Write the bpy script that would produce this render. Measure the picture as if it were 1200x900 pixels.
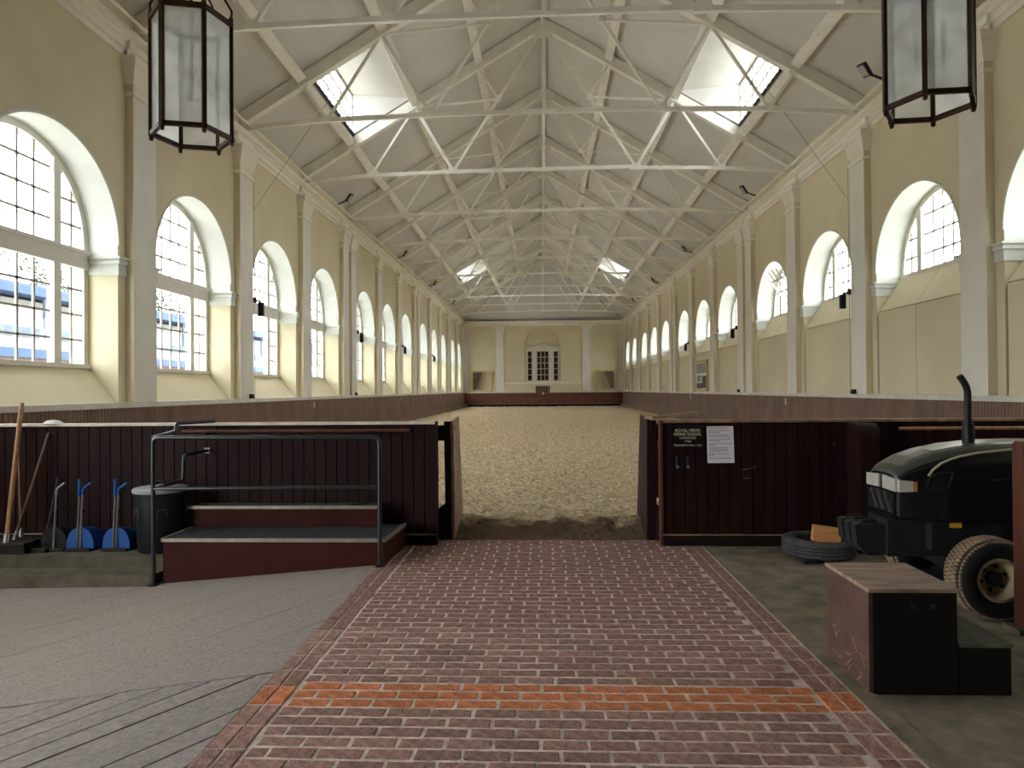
import bpy, math, random
from mathutils import Vector, Matrix, noise
random.seed(11)
scene = bpy.context.scene
for o in list(bpy.data.objects):
    bpy.data.objects.remove(o)
COL = scene.collection

# ------------------------------------------------------------------ camera
EYE = 1.65
FOC, YAW, PITCH, ROLL = 800.0, 0.0436, 0.0085, 0.0081
fwd = Vector((-math.sin(YAW), math.cos(YAW), 0)); rgt = Vector((math.cos(YAW), math.sin(YAW), 0)); upv = Vector((0, 0, 1))
f2 = fwd * math.cos(PITCH) + upv * math.sin(PITCH); u2 = upv * math.cos(PITCH) - fwd * math.sin(PITCH)
r3 = rgt * math.cos(ROLL) - u2 * math.sin(ROLL); u3 = u2 * math.cos(ROLL) + rgt * math.sin(ROLL)
cd = bpy.data.cameras.new('camera'); cam = bpy.data.objects.new('camera', cd); COL.objects.link(cam)
cd.sensor_width = 36.0; cd.lens = FOC * 36.0 / 1200.0; cd.clip_start = 0.05; cd.clip_end = 500
M = Matrix((r3, u3, -f2)).transposed().to_4x4(); M.translation = Vector((0, 0, EYE)); cam.matrix_world = M
scene.camera = cam

# ------------------------------------------------------------------ sky and exposure
SKY = 9.0
w = bpy.data.worlds.new('overcast_sky'); scene.world = w; w.use_nodes = True
nt = w.node_tree; nt.nodes.clear()
wo = nt.nodes.new('ShaderNodeOutputWorld'); bg = nt.nodes.new('ShaderNodeBackground')
tc = nt.nodes.new('ShaderNodeTexCoord'); nz = nt.nodes.new('ShaderNodeTexNoise'); cr = nt.nodes.new('ShaderNodeValToRGB')
nz.inputs['Scale'].default_value = 2.2; nz.inputs['Detail'].default_value = 4
cr.color_ramp.elements[0].position = .3; cr.color_ramp.elements[0].color = (.80, .90, 1.0, 1)
cr.color_ramp.elements[1].position = .7; cr.color_ramp.elements[1].color = (1.0, 1.0, .98, 1)
nt.links.new(tc.outputs['Generated'], nz.inputs['Vector']); nt.links.new(nz.outputs['Fac'], cr.inputs['Fac'])
nt.links.new(cr.outputs['Color'], bg.inputs['Color']); bg.inputs['Strength'].default_value = SKY
nt.links.new(bg.outputs['Background'], wo.inputs['Surface'])
vs = scene.view_settings
vs.view_transform = 'Standard'; vs.look = 'None'; vs.gamma = 1.0; vs.use_curve_mapping = False
vs.exposure = 0.75
cy = scene.cycles
cy.max_bounces = 14; cy.diffuse_bounces = 10; cy.glossy_bounces = 4; cy.transmission_bounces = 8; cy.transparent_max_bounces = 24
cy.use_denoising = True
try:
    cy.denoiser = 'OPENIMAGEDENOISE'
    cy.caustics_reflective = False; cy.caustics_refractive = False
    cy.sample_clamp_indirect = 6.0
except Exception:
    pass

# ------------------------------------------------------------------ materials
def srgb(r, g, b):
    def c(v):
        v /= 255.0
        return v / 12.92 if v <= .04045 else ((v + .055) / 1.055) ** 2.4
    return (c(r), c(g), c(b), 1)
MATS = {}
def pm(name, col, rough=.7, metal=0.0, var=.12, scale=3.0, bump=0.0, bscale=40.0, spec=.3, objvar=0.0, stretch=None, col2=None, coat=0.0, bdist=.02):
    """Principled material: a base colour broken up by noise, an optional second colour, fine bump and a per-object shift."""
    m = bpy.data.materials.new(name); m.use_nodes = True
    t = m.node_tree; b = t.nodes['Principled BSDF']
    b.inputs['Roughness'].default_value = rough; b.inputs['Metallic'].default_value = metal
    b.inputs['Specular IOR Level'].default_value = spec
    if coat: b.inputs['Coat Weight'].default_value = coat; b.inputs['Coat Roughness'].default_value = .12
    c1 = col; c2 = col2 if col2 else tuple(max(0, v * (1 - 2 * var)) for v in col[:3]) + (1,)
    if not col2: c1 = tuple(min(1, v * (1 + var)) for v in col[:3]) + (1,)
    tx = t.nodes.new('ShaderNodeTexCoord'); vec = tx.outputs['Object']
    if stretch:
        mp = t.nodes.new('ShaderNodeMapping'); mp.inputs['Scale'].default_value = stretch
        t.links.new(vec, mp.inputs['Vector']); vec = mp.outputs['Vector']
    n = t.nodes.new('ShaderNodeTexNoise'); n.inputs['Scale'].default_value = scale; n.inputs['Detail'].default_value = 6; n.inputs['Roughness'].default_value = .62
    t.links.new(vec, n.inputs['Vector'])
    r = t.nodes.new('ShaderNodeValToRGB'); r.color_ramp.elements[0].position = .32; r.color_ramp.elements[1].position = .68
    r.color_ramp.elements[0].color = c2; r.color_ramp.elements[1].color = c1
    t.links.new(n.outputs['Fac'], r.inputs['Fac'])
    out = r.outputs['Color']
    if objvar:
        oi = t.nodes.new('ShaderNodeObjectInfo'); hs = t.nodes.new('ShaderNodeHueSaturation')
        mr = t.nodes.new('ShaderNodeMapRange'); mr.inputs['To Min'].default_value = 1 - objvar; mr.inputs['To Max'].default_value = 1 + objvar
        t.links.new(oi.outputs['Random'], mr.inputs['Value']); t.links.new(mr.outputs['Result'], hs.inputs['Value'])
        t.links.new(out, hs.inputs['Color']); out = hs.outputs['Color']
    t.links.new(out, b.inputs['Base Color'])
    if bump:
        n2 = t.nodes.new('ShaderNodeTexNoise'); n2.inputs['Scale'].default_value = bscale; n2.inputs['Detail'].default_value = 5
        t.links.new(vec if not stretch else tx.outputs['Object'], n2.inputs['Vector'])
        bp = t.nodes.new('ShaderNodeBump'); bp.inputs['Strength'].default_value = bump; bp.inputs['Distance'].default_value = bdist
        t.links.new(n2.outputs['Fac'], bp.inputs['Height']); t.links.new(bp.outputs['Normal'], b.inputs['Normal'])
    MATS[name] = m
    return m
def glass(name, tint=(1, 1, 1, 1), refl=.07):
    m = bpy.data.materials.new(name); m.use_nodes = True; t = m.node_tree; t.nodes.clear()
    o = t.nodes.new('ShaderNodeOutputMaterial'); a = t.nodes.new('ShaderNodeBsdfTransparent'); g = t.nodes.new('ShaderNodeBsdfGlossy')
    a.inputs['Color'].default_value = tint; g.inputs['Roughness'].default_value = .02
    mx = t.nodes.new('ShaderNodeMixShader'); mx.inputs['Fac'].default_value = refl
    t.links.new(a.outputs[0], mx.inputs[1]); t.links.new(g.outputs[0], mx.inputs[2]); t.links.new(mx.outputs[0], o.inputs['Surface'])
    MATS[name] = m; return m
def frosted(name):
    m = bpy.data.materials.new(name); m.use_nodes = True; t = m.node_tree; t.nodes.clear()
    o = t.nodes.new('ShaderNodeOutputMaterial'); a = t.nodes.new('ShaderNodeBsdfTranslucent'); d = t.nodes.new('ShaderNodeBsdfDiffuse')
    tr = t.nodes.new('ShaderNodeBsdfTransparent'); tr.inputs['Color'].default_value = (.95, .97, .96, 1)
    tx = t.nodes.new('ShaderNodeTexCoord'); n = t.nodes.new('ShaderNodeTexNoise'); n.inputs['Scale'].default_value = 5; r = t.nodes.new('ShaderNodeValToRGB')
    r.color_ramp.elements[0].position = .3; r.color_ramp.elements[0].color = (.66, .68, .66, 1); r.color_ramp.elements[1].position = .6; r.color_ramp.elements[1].color = (.92, .95, .95, 1)
    t.links.new(tx.outputs['Object'], n.inputs['Vector']); t.links.new(n.outputs['Fac'], r.inputs['Fac'])
    t.links.new(r.outputs[0], a.inputs['Color']); t.links.new(r.outputs[0], d.inputs['Color'])
    m1 = t.nodes.new('ShaderNodeMixShader'); m1.inputs['Fac'].default_value = .15
    t.links.new(a.outputs[0], m1.inputs[1]); t.links.new(d.outputs[0], m1.inputs[2])
    m2 = t.nodes.new('ShaderNodeMixShader'); m2.inputs['Fac'].default_value = .42
    t.links.new(m1.outputs[0], m2.inputs[1]); t.links.new(tr.outputs[0], m2.inputs[2]); t.links.new(m2.outputs[0], o.inputs['Surface'])
    MATS[name] = m; return m

pm('wall_paint', srgb(214, 203, 174), .85, var=.05, scale=.5, bump=.15, bscale=6)
pm('white_plaster', srgb(212, 215, 208), .8, var=.04, scale=.8, bump=.1, bscale=8)
pm('cream_plaster', srgb(212, 205, 174), .8, var=.05, scale=1.2, bump=.15, bscale=8)
pm('pilaster_white', srgb(222, 219, 209), .75, var=.05, scale=.9, bump=.08, bscale=10)
pm('cornice_white', srgb(234, 229, 215), .75, var=.05, scale=.7)
pm('ceiling_paint', srgb(210, 209, 204), .9, var=.05, scale=.45, bump=.08, bscale=3)
pm('iron_white', srgb(236, 234, 224), .55, var=.06, scale=2)
pm('sash_white', srgb(216, 212, 200), .5, var=.04, scale=2)
pm('sash_backlit', srgb(164, 161, 154), .5, var=.04, scale=2)  # white bars coloured grey, as they look backlit against the sky
pm('ledge_white', srgb(206, 202, 192), .6, var=.08, scale=3)
pm('kick_wood', srgb(122, 98, 84), .7, var=.14, scale=2.2, stretch=(1, 1, .35))
pm('kick_wood_far', srgb(104, 66, 52), .7, var=.14, scale=2.2)
pm('partition_wood', srgb(39, 21, 19), .6, var=.16, scale=2.4, objvar=.1, stretch=(3, 1, .4), spec=.1)
pm('partition_dark', srgb(30, 20, 18), .6, var=.15, scale=4, spec=.15)
pm('partition_cap', srgb(150, 122, 96), .6, var=.25, scale=7)
pm('partition_cap_white', srgb(214, 200, 184), .5, var=.12, scale=7)
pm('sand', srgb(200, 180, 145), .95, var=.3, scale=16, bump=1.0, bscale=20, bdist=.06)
pm('mortar', srgb(216, 198, 184), .95, var=.2, scale=12, bump=.4, bscale=60)
pm('brick_purple', srgb(160, 124, 112), .85, var=.26, scale=22, bump=.7, bscale=90, objvar=.2)
pm('brick_orange', srgb(204, 124, 82), .85, var=.24, scale=18, bump=.7, bscale=80, objvar=.16)
pm('concrete_ramp', srgb(147, 137, 129), .9, var=.15, scale=45, bump=.4, bscale=140)
pm('concrete_strip', srgb(142, 133, 127), .9, var=.14, scale=26, bump=.35, bscale=90, objvar=.05)
pm('concrete_right', srgb(128, 118, 100), .85, var=.22, scale=5, bump=.3, bscale=60)
pm('step_stone', srgb(92, 84, 70), .9, var=.2, scale=5, bump=.3, bscale=40)
pm('dark_plaster', srgb(150, 140, 120), .9, var=.08, scale=1)
pm('step_wood', srgb(58, 24, 20), .6, var=.12, scale=3, spec=.1)
pm('step_rubber', srgb(62, 64, 70), .5, var=.2, scale=14, bump=.3, bscale=120)
pm('step_nosing', srgb(150, 140, 126), .4, metal=.4, var=.15, scale=10)
pm('rail_paint', srgb(30, 32, 38), .28, var=.1, scale=6, spec=.6)
pm('bin_plastic', srgb(18, 23, 25), .45, var=.1, scale=4)
pm('bin_lid', srgb(150, 152, 150), .4, var=.06, scale=4)
pm('blue_plastic', srgb(30, 82, 150), .65, var=.08, scale=5)
pm('black_plastic', srgb(18, 18, 20), .7, var=.1, scale=5)
pm('steel', srgb(168, 168, 166), .3, metal=.85, var=.08, scale=8)
pm('broom_wood', srgb(168, 124, 88), .6, var=.18, scale=5, stretch=(6, 6, .6))
pm('broom_wood_dark', srgb(118, 84, 68), .6, var=.18, scale=5, stretch=(6, 6, .6))
pm('bristle', srgb(40, 34, 30), .9, var=.2, scale=30)
pm('tractor_paint', srgb(20, 23, 28), .22, var=.08, scale=3, spec=.55, coat=.6)
pm('tractor_hood', srgb(52, 56, 52), .3, var=.14, scale=3, spec=.5, coat=.4)
pm('tractor_stripe', srgb(186, 178, 150), .4, var=.06)
pm('rubber', srgb(30, 30, 30), .8, var=.2, scale=12, bump=.2)
pm('rubber_dusty', srgb(146, 124, 98), .9, var=.22, scale=12, bump=.3)
pm('rim_cream', srgb(188, 172, 138), .5, var=.15, scale=8)
pm('lens_clear', srgb(176, 174, 164), .15, var=.06, scale=10, spec=.6)
pm('lens_amber', srgb(190, 140, 96), .2, var=.06)
pm('cast_iron', srgb(38, 40, 42), .5, var=.2, scale=6)
pm('yellow_label', srgb(206, 160, 48), .5, var=.08)
pm('tyre_grey', srgb(74, 74, 72), .85, var=.25, scale=9, bump=.2)
pm('timber_fresh', srgb(196, 138, 84), .65, var=.16, scale=4, stretch=(1, 6, 6))
pm('block_wood', srgb(84, 62, 54), .6, var=.22, scale=5, bump=.15, bscale=40)
pm('block_dark', srgb(15, 13, 12), .55, var=.2, scale=5)
pm('block_top', srgb(148, 124, 104), .65, var=.22, scale=4, stretch=(1, 5, 1))
pm('block_tread', srgb(92, 92, 78), .8, var=.2, scale=6)
pm('post_wood', srgb(84, 46, 32), .5, var=.16, scale=3, stretch=(6, 6, .5))
pm('lantern_metal', srgb(62, 44, 30), .4, metal=.55, var=.2, scale=8)
pm('black_metal', srgb(24, 24, 25), .5, var=.1)
pm('sign_black', srgb(16, 16, 16), .35, var=.05)
pm('sign_letters', srgb(216, 208, 186), .5, var=.05)
pm('paper', srgb(226, 220, 222), .7, var=.03, scale=4)
pm('ink', srgb(90, 88, 92), .7, var=.05)
pm('hook_blue', srgb(58, 66, 92), .35, metal=.3, var=.1)
pm('mirror_frame', srgb(206, 188, 136), .6, var=.05)
m = pm('mirror', (.82, .82, .80, 1), .03, metal=1.0, var=.01)
pm('dark_pane', srgb(66, 48, 40), .12, var=.12, scale=1.5, spec=.6)
pm('photo_print', srgb(140, 140, 124), .5, var=.35, scale=6)
pm('photo_dark', srgb(46, 38, 34), .5, var=.2, scale=5)
pm('ground', srgb(205, 203, 197), .9, var=.1, scale=.6)
pm('yard_white', srgb(150, 150, 150), .7, var=.04)
pm('yard_blue', srgb(44, 66, 94), .6, var=.08)
pm('yard_grey', srgb(72, 84, 98), .7, var=.06)
pm('yard_brick', srgb(88, 76, 70), .85, var=.15, scale=4)
pm('bark', srgb(46, 42, 38), .9, var=.2, scale=6)
pm('leaf', srgb(48, 66, 30), .8, var=.3, scale=1.2)
pm('cable', srgb(150, 142, 122), .6, var=.05)
glass('window_glass'); frosted('frosted_glass')

def dark_edge(m):
    """darker brown mixed in along the ragged near edge of the sand"""
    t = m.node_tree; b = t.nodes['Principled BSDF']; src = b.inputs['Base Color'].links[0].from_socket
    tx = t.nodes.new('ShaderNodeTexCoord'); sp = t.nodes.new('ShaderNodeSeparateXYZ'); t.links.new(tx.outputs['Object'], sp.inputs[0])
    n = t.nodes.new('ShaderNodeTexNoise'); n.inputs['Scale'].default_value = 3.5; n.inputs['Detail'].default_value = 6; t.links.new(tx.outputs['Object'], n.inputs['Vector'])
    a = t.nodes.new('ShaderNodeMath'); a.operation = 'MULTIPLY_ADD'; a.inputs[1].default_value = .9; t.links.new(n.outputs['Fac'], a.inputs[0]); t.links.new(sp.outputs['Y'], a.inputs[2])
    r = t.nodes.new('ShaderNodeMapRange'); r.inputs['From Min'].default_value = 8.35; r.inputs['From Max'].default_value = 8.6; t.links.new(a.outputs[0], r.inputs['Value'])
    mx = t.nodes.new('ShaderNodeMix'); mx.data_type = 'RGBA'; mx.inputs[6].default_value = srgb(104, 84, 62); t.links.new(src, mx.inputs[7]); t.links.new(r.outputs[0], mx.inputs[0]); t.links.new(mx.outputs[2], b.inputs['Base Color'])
dark_edge(MATS['sand'])

# ------------------------------------------------------------------ mesh helpers
def V(*a): return Vector(a)
class MB:
    def __init__(s): s.v = []; s.f = []; s.m = []
    def add(s, vs_, fs, m=0):
        b = len(s.v); s.v += [tuple(x) for x in vs_]
        for f in fs: s.f.append(tuple(b + i for i in f)); s.m.append(m)
        return s
    def quad(s, a, b, c, d, m=0): return s.add([a, b, c, d], [(0, 1, 2, 3)], m)
    def poly(s, pts, m=0): return s.add(pts, [tuple(range(len(pts)))], m)
    def box(s, x0, x1, y0, y1, z0, z1, m=0):
        return s.add([(x0, y0, z0), (x1, y0, z0), (x1, y1, z0), (x0, y1, z0), (x0, y0, z1), (x1, y0, z1), (x1, y1, z1), (x0, y1, z1)],
                     [(0, 3, 2, 1), (4, 5, 6, 7), (0, 1, 5, 4), (1, 2, 6, 5), (2, 3, 7, 6), (3, 0, 4, 7)], m)
    def cbox(s, x0, x1, y0, y1, z0, z1, c=.01, m=0):
        """box with its top edges chamfered"""
        return s.add([(x0, y0, z0), (x1, y0, z0), (x1, y1, z0), (x0, y1, z0), (x0, y0, z1 - c), (x1, y0, z1 - c), (x1, y1, z1 - c), (x0, y1, z1 - c),
                      (x0 + c, y0 + c, z1), (x1 - c, y0 + c, z1), (x1 - c, y1 - c, z1), (x0 + c, y1 - c, z1)],
                     [(0, 3, 2, 1), (8, 9, 10, 11), (0, 1, 5, 4), (1, 2, 6, 5), (2, 3, 7, 6), (3, 0, 4, 7), (4, 5, 9, 8), (5, 6, 10, 9), (6, 7, 11, 10), (7, 4, 8, 11)], m)
    def bar(s, p, q, wd, ht, m=0, up=(0, 0, 1)):
        p, q = Vector(p), Vector(q); d = (q - p).normalized(); u = Vector(up)
        sd = d.cross(u)
        if sd.length < 1e-4: sd = d.cross(Vector((1, 0, 0)))
        sd.normalize(); u = sd.cross(d).normalized(); a = sd * wd / 2; b = u * ht / 2
        vs_ = [p - a - b, p + a - b, p + a + b, p - a + b, q - a - b, q + a - b, q + a + b, q - a + b]
        return s.add(vs_, [(0, 1, 2, 3), (7, 6, 5, 4), (0, 4, 5, 1), (1, 5, 6, 2), (2, 6, 7, 3), (3, 7, 4, 0)], m)
    def tube(s, pts, r, n=8, m=0, r2=None):
        pts = [Vector(p) for p in pts]; rings = []; prev = None
        for i, p in enumerate(pts):
            d = (pts[min(i + 1, len(pts) - 1)] - pts[max(i - 1, 0)]).normalized()
            if prev is None:
                a = d.cross(Vector((0, 0, 1)))
                if a.length < 1e-3: a = d.cross(Vector((1, 0, 0)))
            else: a = prev - d * prev.dot(d)
            a.normalize(); prev = a; b = d.cross(a)
            rr = r if r2 is None else r + (r2 - r) * i / (len(pts) - 1)
            rings.append([p + (a * math.cos(2 * math.pi * k / n) + b * math.sin(2 * math.pi * k / n)) * rr for k in range(n)])
        base = len(s.v); s.v += [tuple(x) for R_ in rings for x in R_]
        for i in range(len(pts) - 1):
            for k in range(n):
                s.f.append((base + i * n + k, base + i * n + (k + 1) % n, base + (i + 1) * n + (k + 1) % n, base + (i + 1) * n + k)); s.m.append(m)
        s.f.append(tuple(base + k for k in range(n))[::-1]); s.m.append(m)
        s.f.append(tuple(base + (len(pts) - 1) * n + k for k in range(n))); s.m.append(m)
        return s
    def prism(s, poly, f0, f1, m=0, sides=True):
        """poly: 2-D points; f0, f1: maps to 3-D for the two caps"""
        n = len(poly); b = len(s.v)
        s.v += [tuple(f0(*p)) for p in poly] + [tuple(f1(*p)) for p in poly]
        s.f.append(tuple(range(b, b + n))[::-1]); s.f.append(tuple(range(b + n, b + 2 * n))); s.m += [m, m]
        for i in range(n):
            j = (i + 1) % n; s.f.append((b + i, b + j, b + n + j, b + n + i)); s.m.append(m)
        return s
    def lathe(s, prof, n=24, c=(0, 0, 0), axis='z', m=0, a0=0, a1=2 * math.pi):
        full = abs(a1 - a0 - 2 * math.pi) < 1e-6; k_ = n if full else n + 1; b = len(s.v); c = Vector(c)
        for r, h in prof:
            for k in range(k_):
                t = a0 + (a1 - a0) * k / n; x, y = r * math.cos(t), r * math.sin(t)
                p = {'z': (x, y, h), 'y': (x, h, y), 'x': (h, x, y)}[axis]
                s.v.append(tuple(c + Vector(p)))
        for i in range(len(prof) - 1):
            for k in range(n):
                k2 = (k + 1) % k_
                s.f.append((b + i * k_ + k, b + i * k_ + k2, b + (i + 1) * k_ + k2, b + (i + 1) * k_ + k)); s.m.append(m)
        return s
    def build(s, name, mats, parent=None, loc=None, smooth=False, world=True):
        me = bpy.data.meshes.new(name)
        vs_ = s.v
        if parent is not None and world:
            L = parent_world(parent)
            vs_ = [(x - L.x, y - L.y, z - L.z) for x, y, z in s.v]
        me.from_pydata(vs_, [], s.f)
        if isinstance(mats, str): mats = [mats]
        for q in mats: me.materials.append(MATS[q])
        if len(mats) > 1: me.polygons.foreach_set('material_index', s.m)
        if smooth:
            me.polygons.foreach_set('use_smooth', [True] * len(me.polygons)); me.set_sharp_from_angle(angle=.7)
        me.update(); me.validate()
        return link(name, me, parent, loc)
def parent_world(o):
    L = Vector(o.location)
    while o.parent is not None: o = o.parent; L += Vector(o.location)
    return L
def link(name, data, parent=None, loc=None):
    o = bpy.data.objects.new(name, data); COL.objects.link(o)
    if parent is not None: o.parent = parent
    if loc is not None: o.location = loc
    return o
def fixnormals(o):
    import bmesh
    b = bmesh.new(); b.from_mesh(o.data); bmesh.ops.recalc_face_normals(b, faces=b.faces); b.to_mesh(o.data); b.free()
    return o
def tag(o, label, cat=None, group=None, kind=None):
    o['label'] = label
    if cat: o['category'] = cat
    if group: o['group'] = group
    if kind: o['kind'] = kind
    return o
def thing(name, label, cat, loc=(0, 0, 0), group=None, rz=0, kind=None):
    o = link(name, None); o.location = loc; o.rotation_euler = (0, 0, rz)
    return tag(o, label, cat, group, kind)
def struct(o, label, cat=None): return tag(o, label, cat, kind='structure')
ORD = ['first', 'second', 'third', 'fourth', 'fifth', 'sixth', 'seventh', 'eighth', 'ninth', 'tenth', 'eleventh', 'twelfth', 'thirteenth']

# ------------------------------------------------------------------ main dimensions (metres)
XL, XR, YB, YE = -7.20, 7.46, -6.0, 62.15          # inner wall faces, back and end walls
XC = .13                                             # ridge line
WINS = [9.77, 13.97, 18.19, 22.37, 27.55, 31.75, 35.95, 41.17, 45.37, 49.57, 54.8, 59.0]
PILS = [3.47, 7.67, 11.87, 16.07, 20.30, 24.44, 25.46, 29.65, 33.85, 38.05, 39.07, 43.27, 47.47, 51.67, 52.69, 56.9, 61.1]
TRUSS = [11.87, 16.07, 20.30, 24.95, 29.65, 33.85, 38.56, 43.27, 47.47, 52.18, 56.9]
ADDEDW = 5.57; ALLW = [ADDEDW] + WINS                   # one more unseen window bay, added to brighten the near end
ZS, RW = 4.165, 1.54                                 # arch spring height and radius
ZLEDGE, ZC0, ZC1 = 1.49, 7.47, 7.90
ZTOP, WT = 8.75, .85
APEX, SLOPE, CEIL = 12.48, .60, .30
def rafter_z(dx): return APEX - SLOPE * abs(dx)
def ceil_z(dx): return rafter_z(dx) + CEIL
PART_Y = 7.25                                        # front face of the boarded partition
PX0, PX1 = -1.57, 1.66                               # brick path

# ------------------------------------------------------------------ ground outside
g = MB(); g.box(-70, 70, -40, 120, -.8, -.5)
struct(g.build('ground', 'ground'), 'grey paved yard outside the riding hall', 'ground')

# ------------------------------------------------------------------ side walls
def arc_pts(yc, r, n=28, zs=ZS):
    return [(yc - r * math.cos(math.pi * k / n), zs + r * math.sin(math.pi * k / n)) for k in range(n + 1)]
def side_wall(name, xf, sg, zbf, zbw, depth, door, label):
    """sg = -1: left wall, +1: right wall; zbf / zbw: bottom of the opening at the inner face and at the window"""
    xw, xb = xf + sg * depth, xf + sg * WT
    mb = MB(); Z0 = -.5
    segs = []; cur = YB - .4
    if door: segs += [('r', cur, door[0], Z0, ZTOP), ('r', door[0], door[1], door[2], ZTOP)]; cur = door[1]
    for yc in ALLW: segs.append(('r', cur, yc - RW, Z0, ZTOP)); segs.append(('w', yc)); cur = yc + RW
    segs.append(('r', cur, YE + WT, Z0, ZTOP))
    def face(x, pts, mt):
        pts3 = [(x, y, z) for y, z in pts]
        mb.poly(pts3 if sg < 0 else pts3[::-1], mt)
    for s_ in segs:
        if s_[0] == 'r':
            _, a, b, z0, z1 = s_
            for x in (xf, xb): face(x, [(a, z0), (b, z0), (b, z1), (a, z1)], 0)
        else:
            yc = s_[1]; P = arc_pts(yc, RW)
            for x, zb in ((xf, zbf), (xb, zbw)):
                face(x, [(yc - RW, Z0), (yc + RW, Z0), (yc + RW, zb), (yc - RW, zb)], 0)
                for (y0, z0), (y1, z1) in zip(P, P[1:]): face(x, [(y0, z0), (y1, z1), (y1, ZTOP), (y0, ZTOP)], 0)
            for (y0, z0), (y1, z1) in zip(P, P[1:]): mb.quad((xf, y0, z0), (xf, y1, z1), (xb, y1, z1), (xb, y0, z0), 1)
            for y in (yc - RW, yc + RW):
                mb.poly([(xf, y, zbf), (xf, y, 3.72), (xb, y, 3.72), (xb, y, min(zbw, 3.72)), (xw, y, min(zbw, 3.72))], 2)
                mb.quad((xf, y, 3.72), (xf, y, ZS), (xb, y, ZS), (xb, y, 3.72), 1)
            if sg < 0: mb.quad((xf, yc - RW, zbf), (xf, yc + RW, zbf), (xw, yc + RW, zbw), (xw, yc - RW, zbw), 0)
            mb.quad((xw, yc - RW, zbw), (xw, yc + RW, zbw), (xb, yc + RW, zbw), (xb, yc - RW, zbw), 1)
    if door:
        for y in door[:2]: mb.quad((xf, y, Z0), (xf, y, door[2]), (xb, y, door[2]), (xb, y, Z0), 2)
        mb.quad((xf, door[0], door[2]), (xf, door[1], door[2]), (xb, door[1], door[2]), (xb, door[0], door[2]), 2)
    mb.quad((xf, YB - .4, ZTOP), (xf, YE + WT, ZTOP), (xb, YE + WT, ZTOP), (xb, YB - .4, ZTOP), 0)
    o = mb.build(name, ['wall_paint', 'white_plaster', 'cream_plaster'])
    return struct(o, label, 'wall')
wall_l = side_wall('wall_left', XL, -1, ZLEDGE - .04, 2.07, .52, (-1.8, 2.8, 3.4), 'long cream wall with tall arched windows above the brooms')  # the doorway is out of view, added to let daylight onto the ramp
wall_r = side_wall('wall_right', XR, 1, ZLEDGE - .04, 4.03, .54, None, 'long cream wall with boarded-up lower windows behind the tractor')

# pilasters with capitals, imposts, arch beads, cornice: parts of the walls
def pil_mesh():
    mb = MB(); mb.box(0, .15, -.35, .35, 0, ZC0 - ZLEDGE)
    for i, f in enumerate(mb.f): mb.m[i] = 1
    mb.m[3] = 0; return mb                                   # only the front is white
def cap_mesh():
    mb = MB(); h = ZC0 - ZLEDGE
    mb.box(0, .185, -.385, .385, h - .66, h - .60)
    z = [h - .47, h - .40, h - .28, h - .17, h - .12, h]
    p = [.16, .175, .20, .23, .26, .26]
    for a in range(5):
        w0, w1 = .35 + p[a] - .15, .35 + p[a + 1] - .15
        mb.add([(0, -w0, z[a]), (p[a], -w0, z[a]), (p[a], w0, z[a]), (0, w0, z[a]), (0, -w1, z[a + 1]), (p[a + 1], -w1, z[a + 1]), (p[a + 1], w1, z[a + 1]), (0, w1, z[a + 1])],
               [(0, 3, 2, 1), (4, 5, 6, 7), (0, 1, 5, 4), (1, 2, 6, 5), (2, 3, 7, 6), (3, 0, 4, 7)])
    return mb
def meshof(mb, name, mats):
    o = mb.build(name, mats); me = o.data; bpy.data.objects.remove(o); return me
pil_me = meshof(pil_mesh(), 'pilaster', ['pilaster_white', 'wall_paint']); cap_me = meshof(cap_mesh(), 'capital', 'cornice_white')
def ring_mesh(r0, r1, t, a0=0, a1=math.pi, n=28):
    mb = MB()
    for k in range(n):
        t0, t1 = a0 + (a1 - a0) * k / n, a0 + (a1 - a0) * (k + 1) / n
        c = [(r, a) for a in (t0, t1) for r in (r0, r1)]
        def p(x, r, a): return (x, -r * math.cos(a), r * math.sin(a))
        A, B, C, D = [p(t, *c[i]) for i in (0, 1, 3, 2)]; a_, b_, c_, d_ = [p(0, *c[i]) for i in (0, 1, 3, 2)]
        mb.add([A, B, C, D, a_, b_, c_, d_], [(0, 1, 2, 3), (1, 5, 6, 2), (4, 0, 3, 7), (7, 6, 5, 4)])
    return mb
bead_me = meshof(ring_mesh(RW - .004, RW + .035, .02), 'arch_bead', 'white_plaster')
def imp_mesh(depth):
    mb = MB()   # one impost block: front on the pier strip, return into the reveal (local x = out from wall, y = away from the opening)
    mb.box(-depth, .03, -.025, .21, 0, .19); mb.box(-depth, .06, -.055, .21, .19, .24); mb.box(-depth, .05, -.045, .21, .24, .27); mb.box(-depth, .085, -.08, .21, .27, .31)
    return mb
imp_l = meshof(imp_mesh(.5), 'impost', 'white_plaster')
for wall, xf, sg in ((wall_l, XL, 1), (wall_r, XR, -1)):
    for y in PILS:
        o = link('pilaster', pil_me, wall, (xf, y, ZLEDGE)); o.scale.x = sg
        c = link('capital', cap_me, o, (0, 0, 0))
    for yc in ALLW:
        b = link('arch_bead', bead_me, wall, (xf, yc, ZS)); b.scale.x = sg
        for e in (-1, 1):
            i_ = link('impost', imp_l, wall, (xf, yc + e * RW, 3.66)); i_.scale = (sg, e, 1)
CORN = [(0, ZC0), (.05, ZC0), (.05, 7.57), (.085, 7.59), (.085, 7.72), (.12, 7.74), (.14, 7.78), (.19, 7.81), (.21, 7.83), (.21, ZC1), (0, ZC1)]
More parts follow.
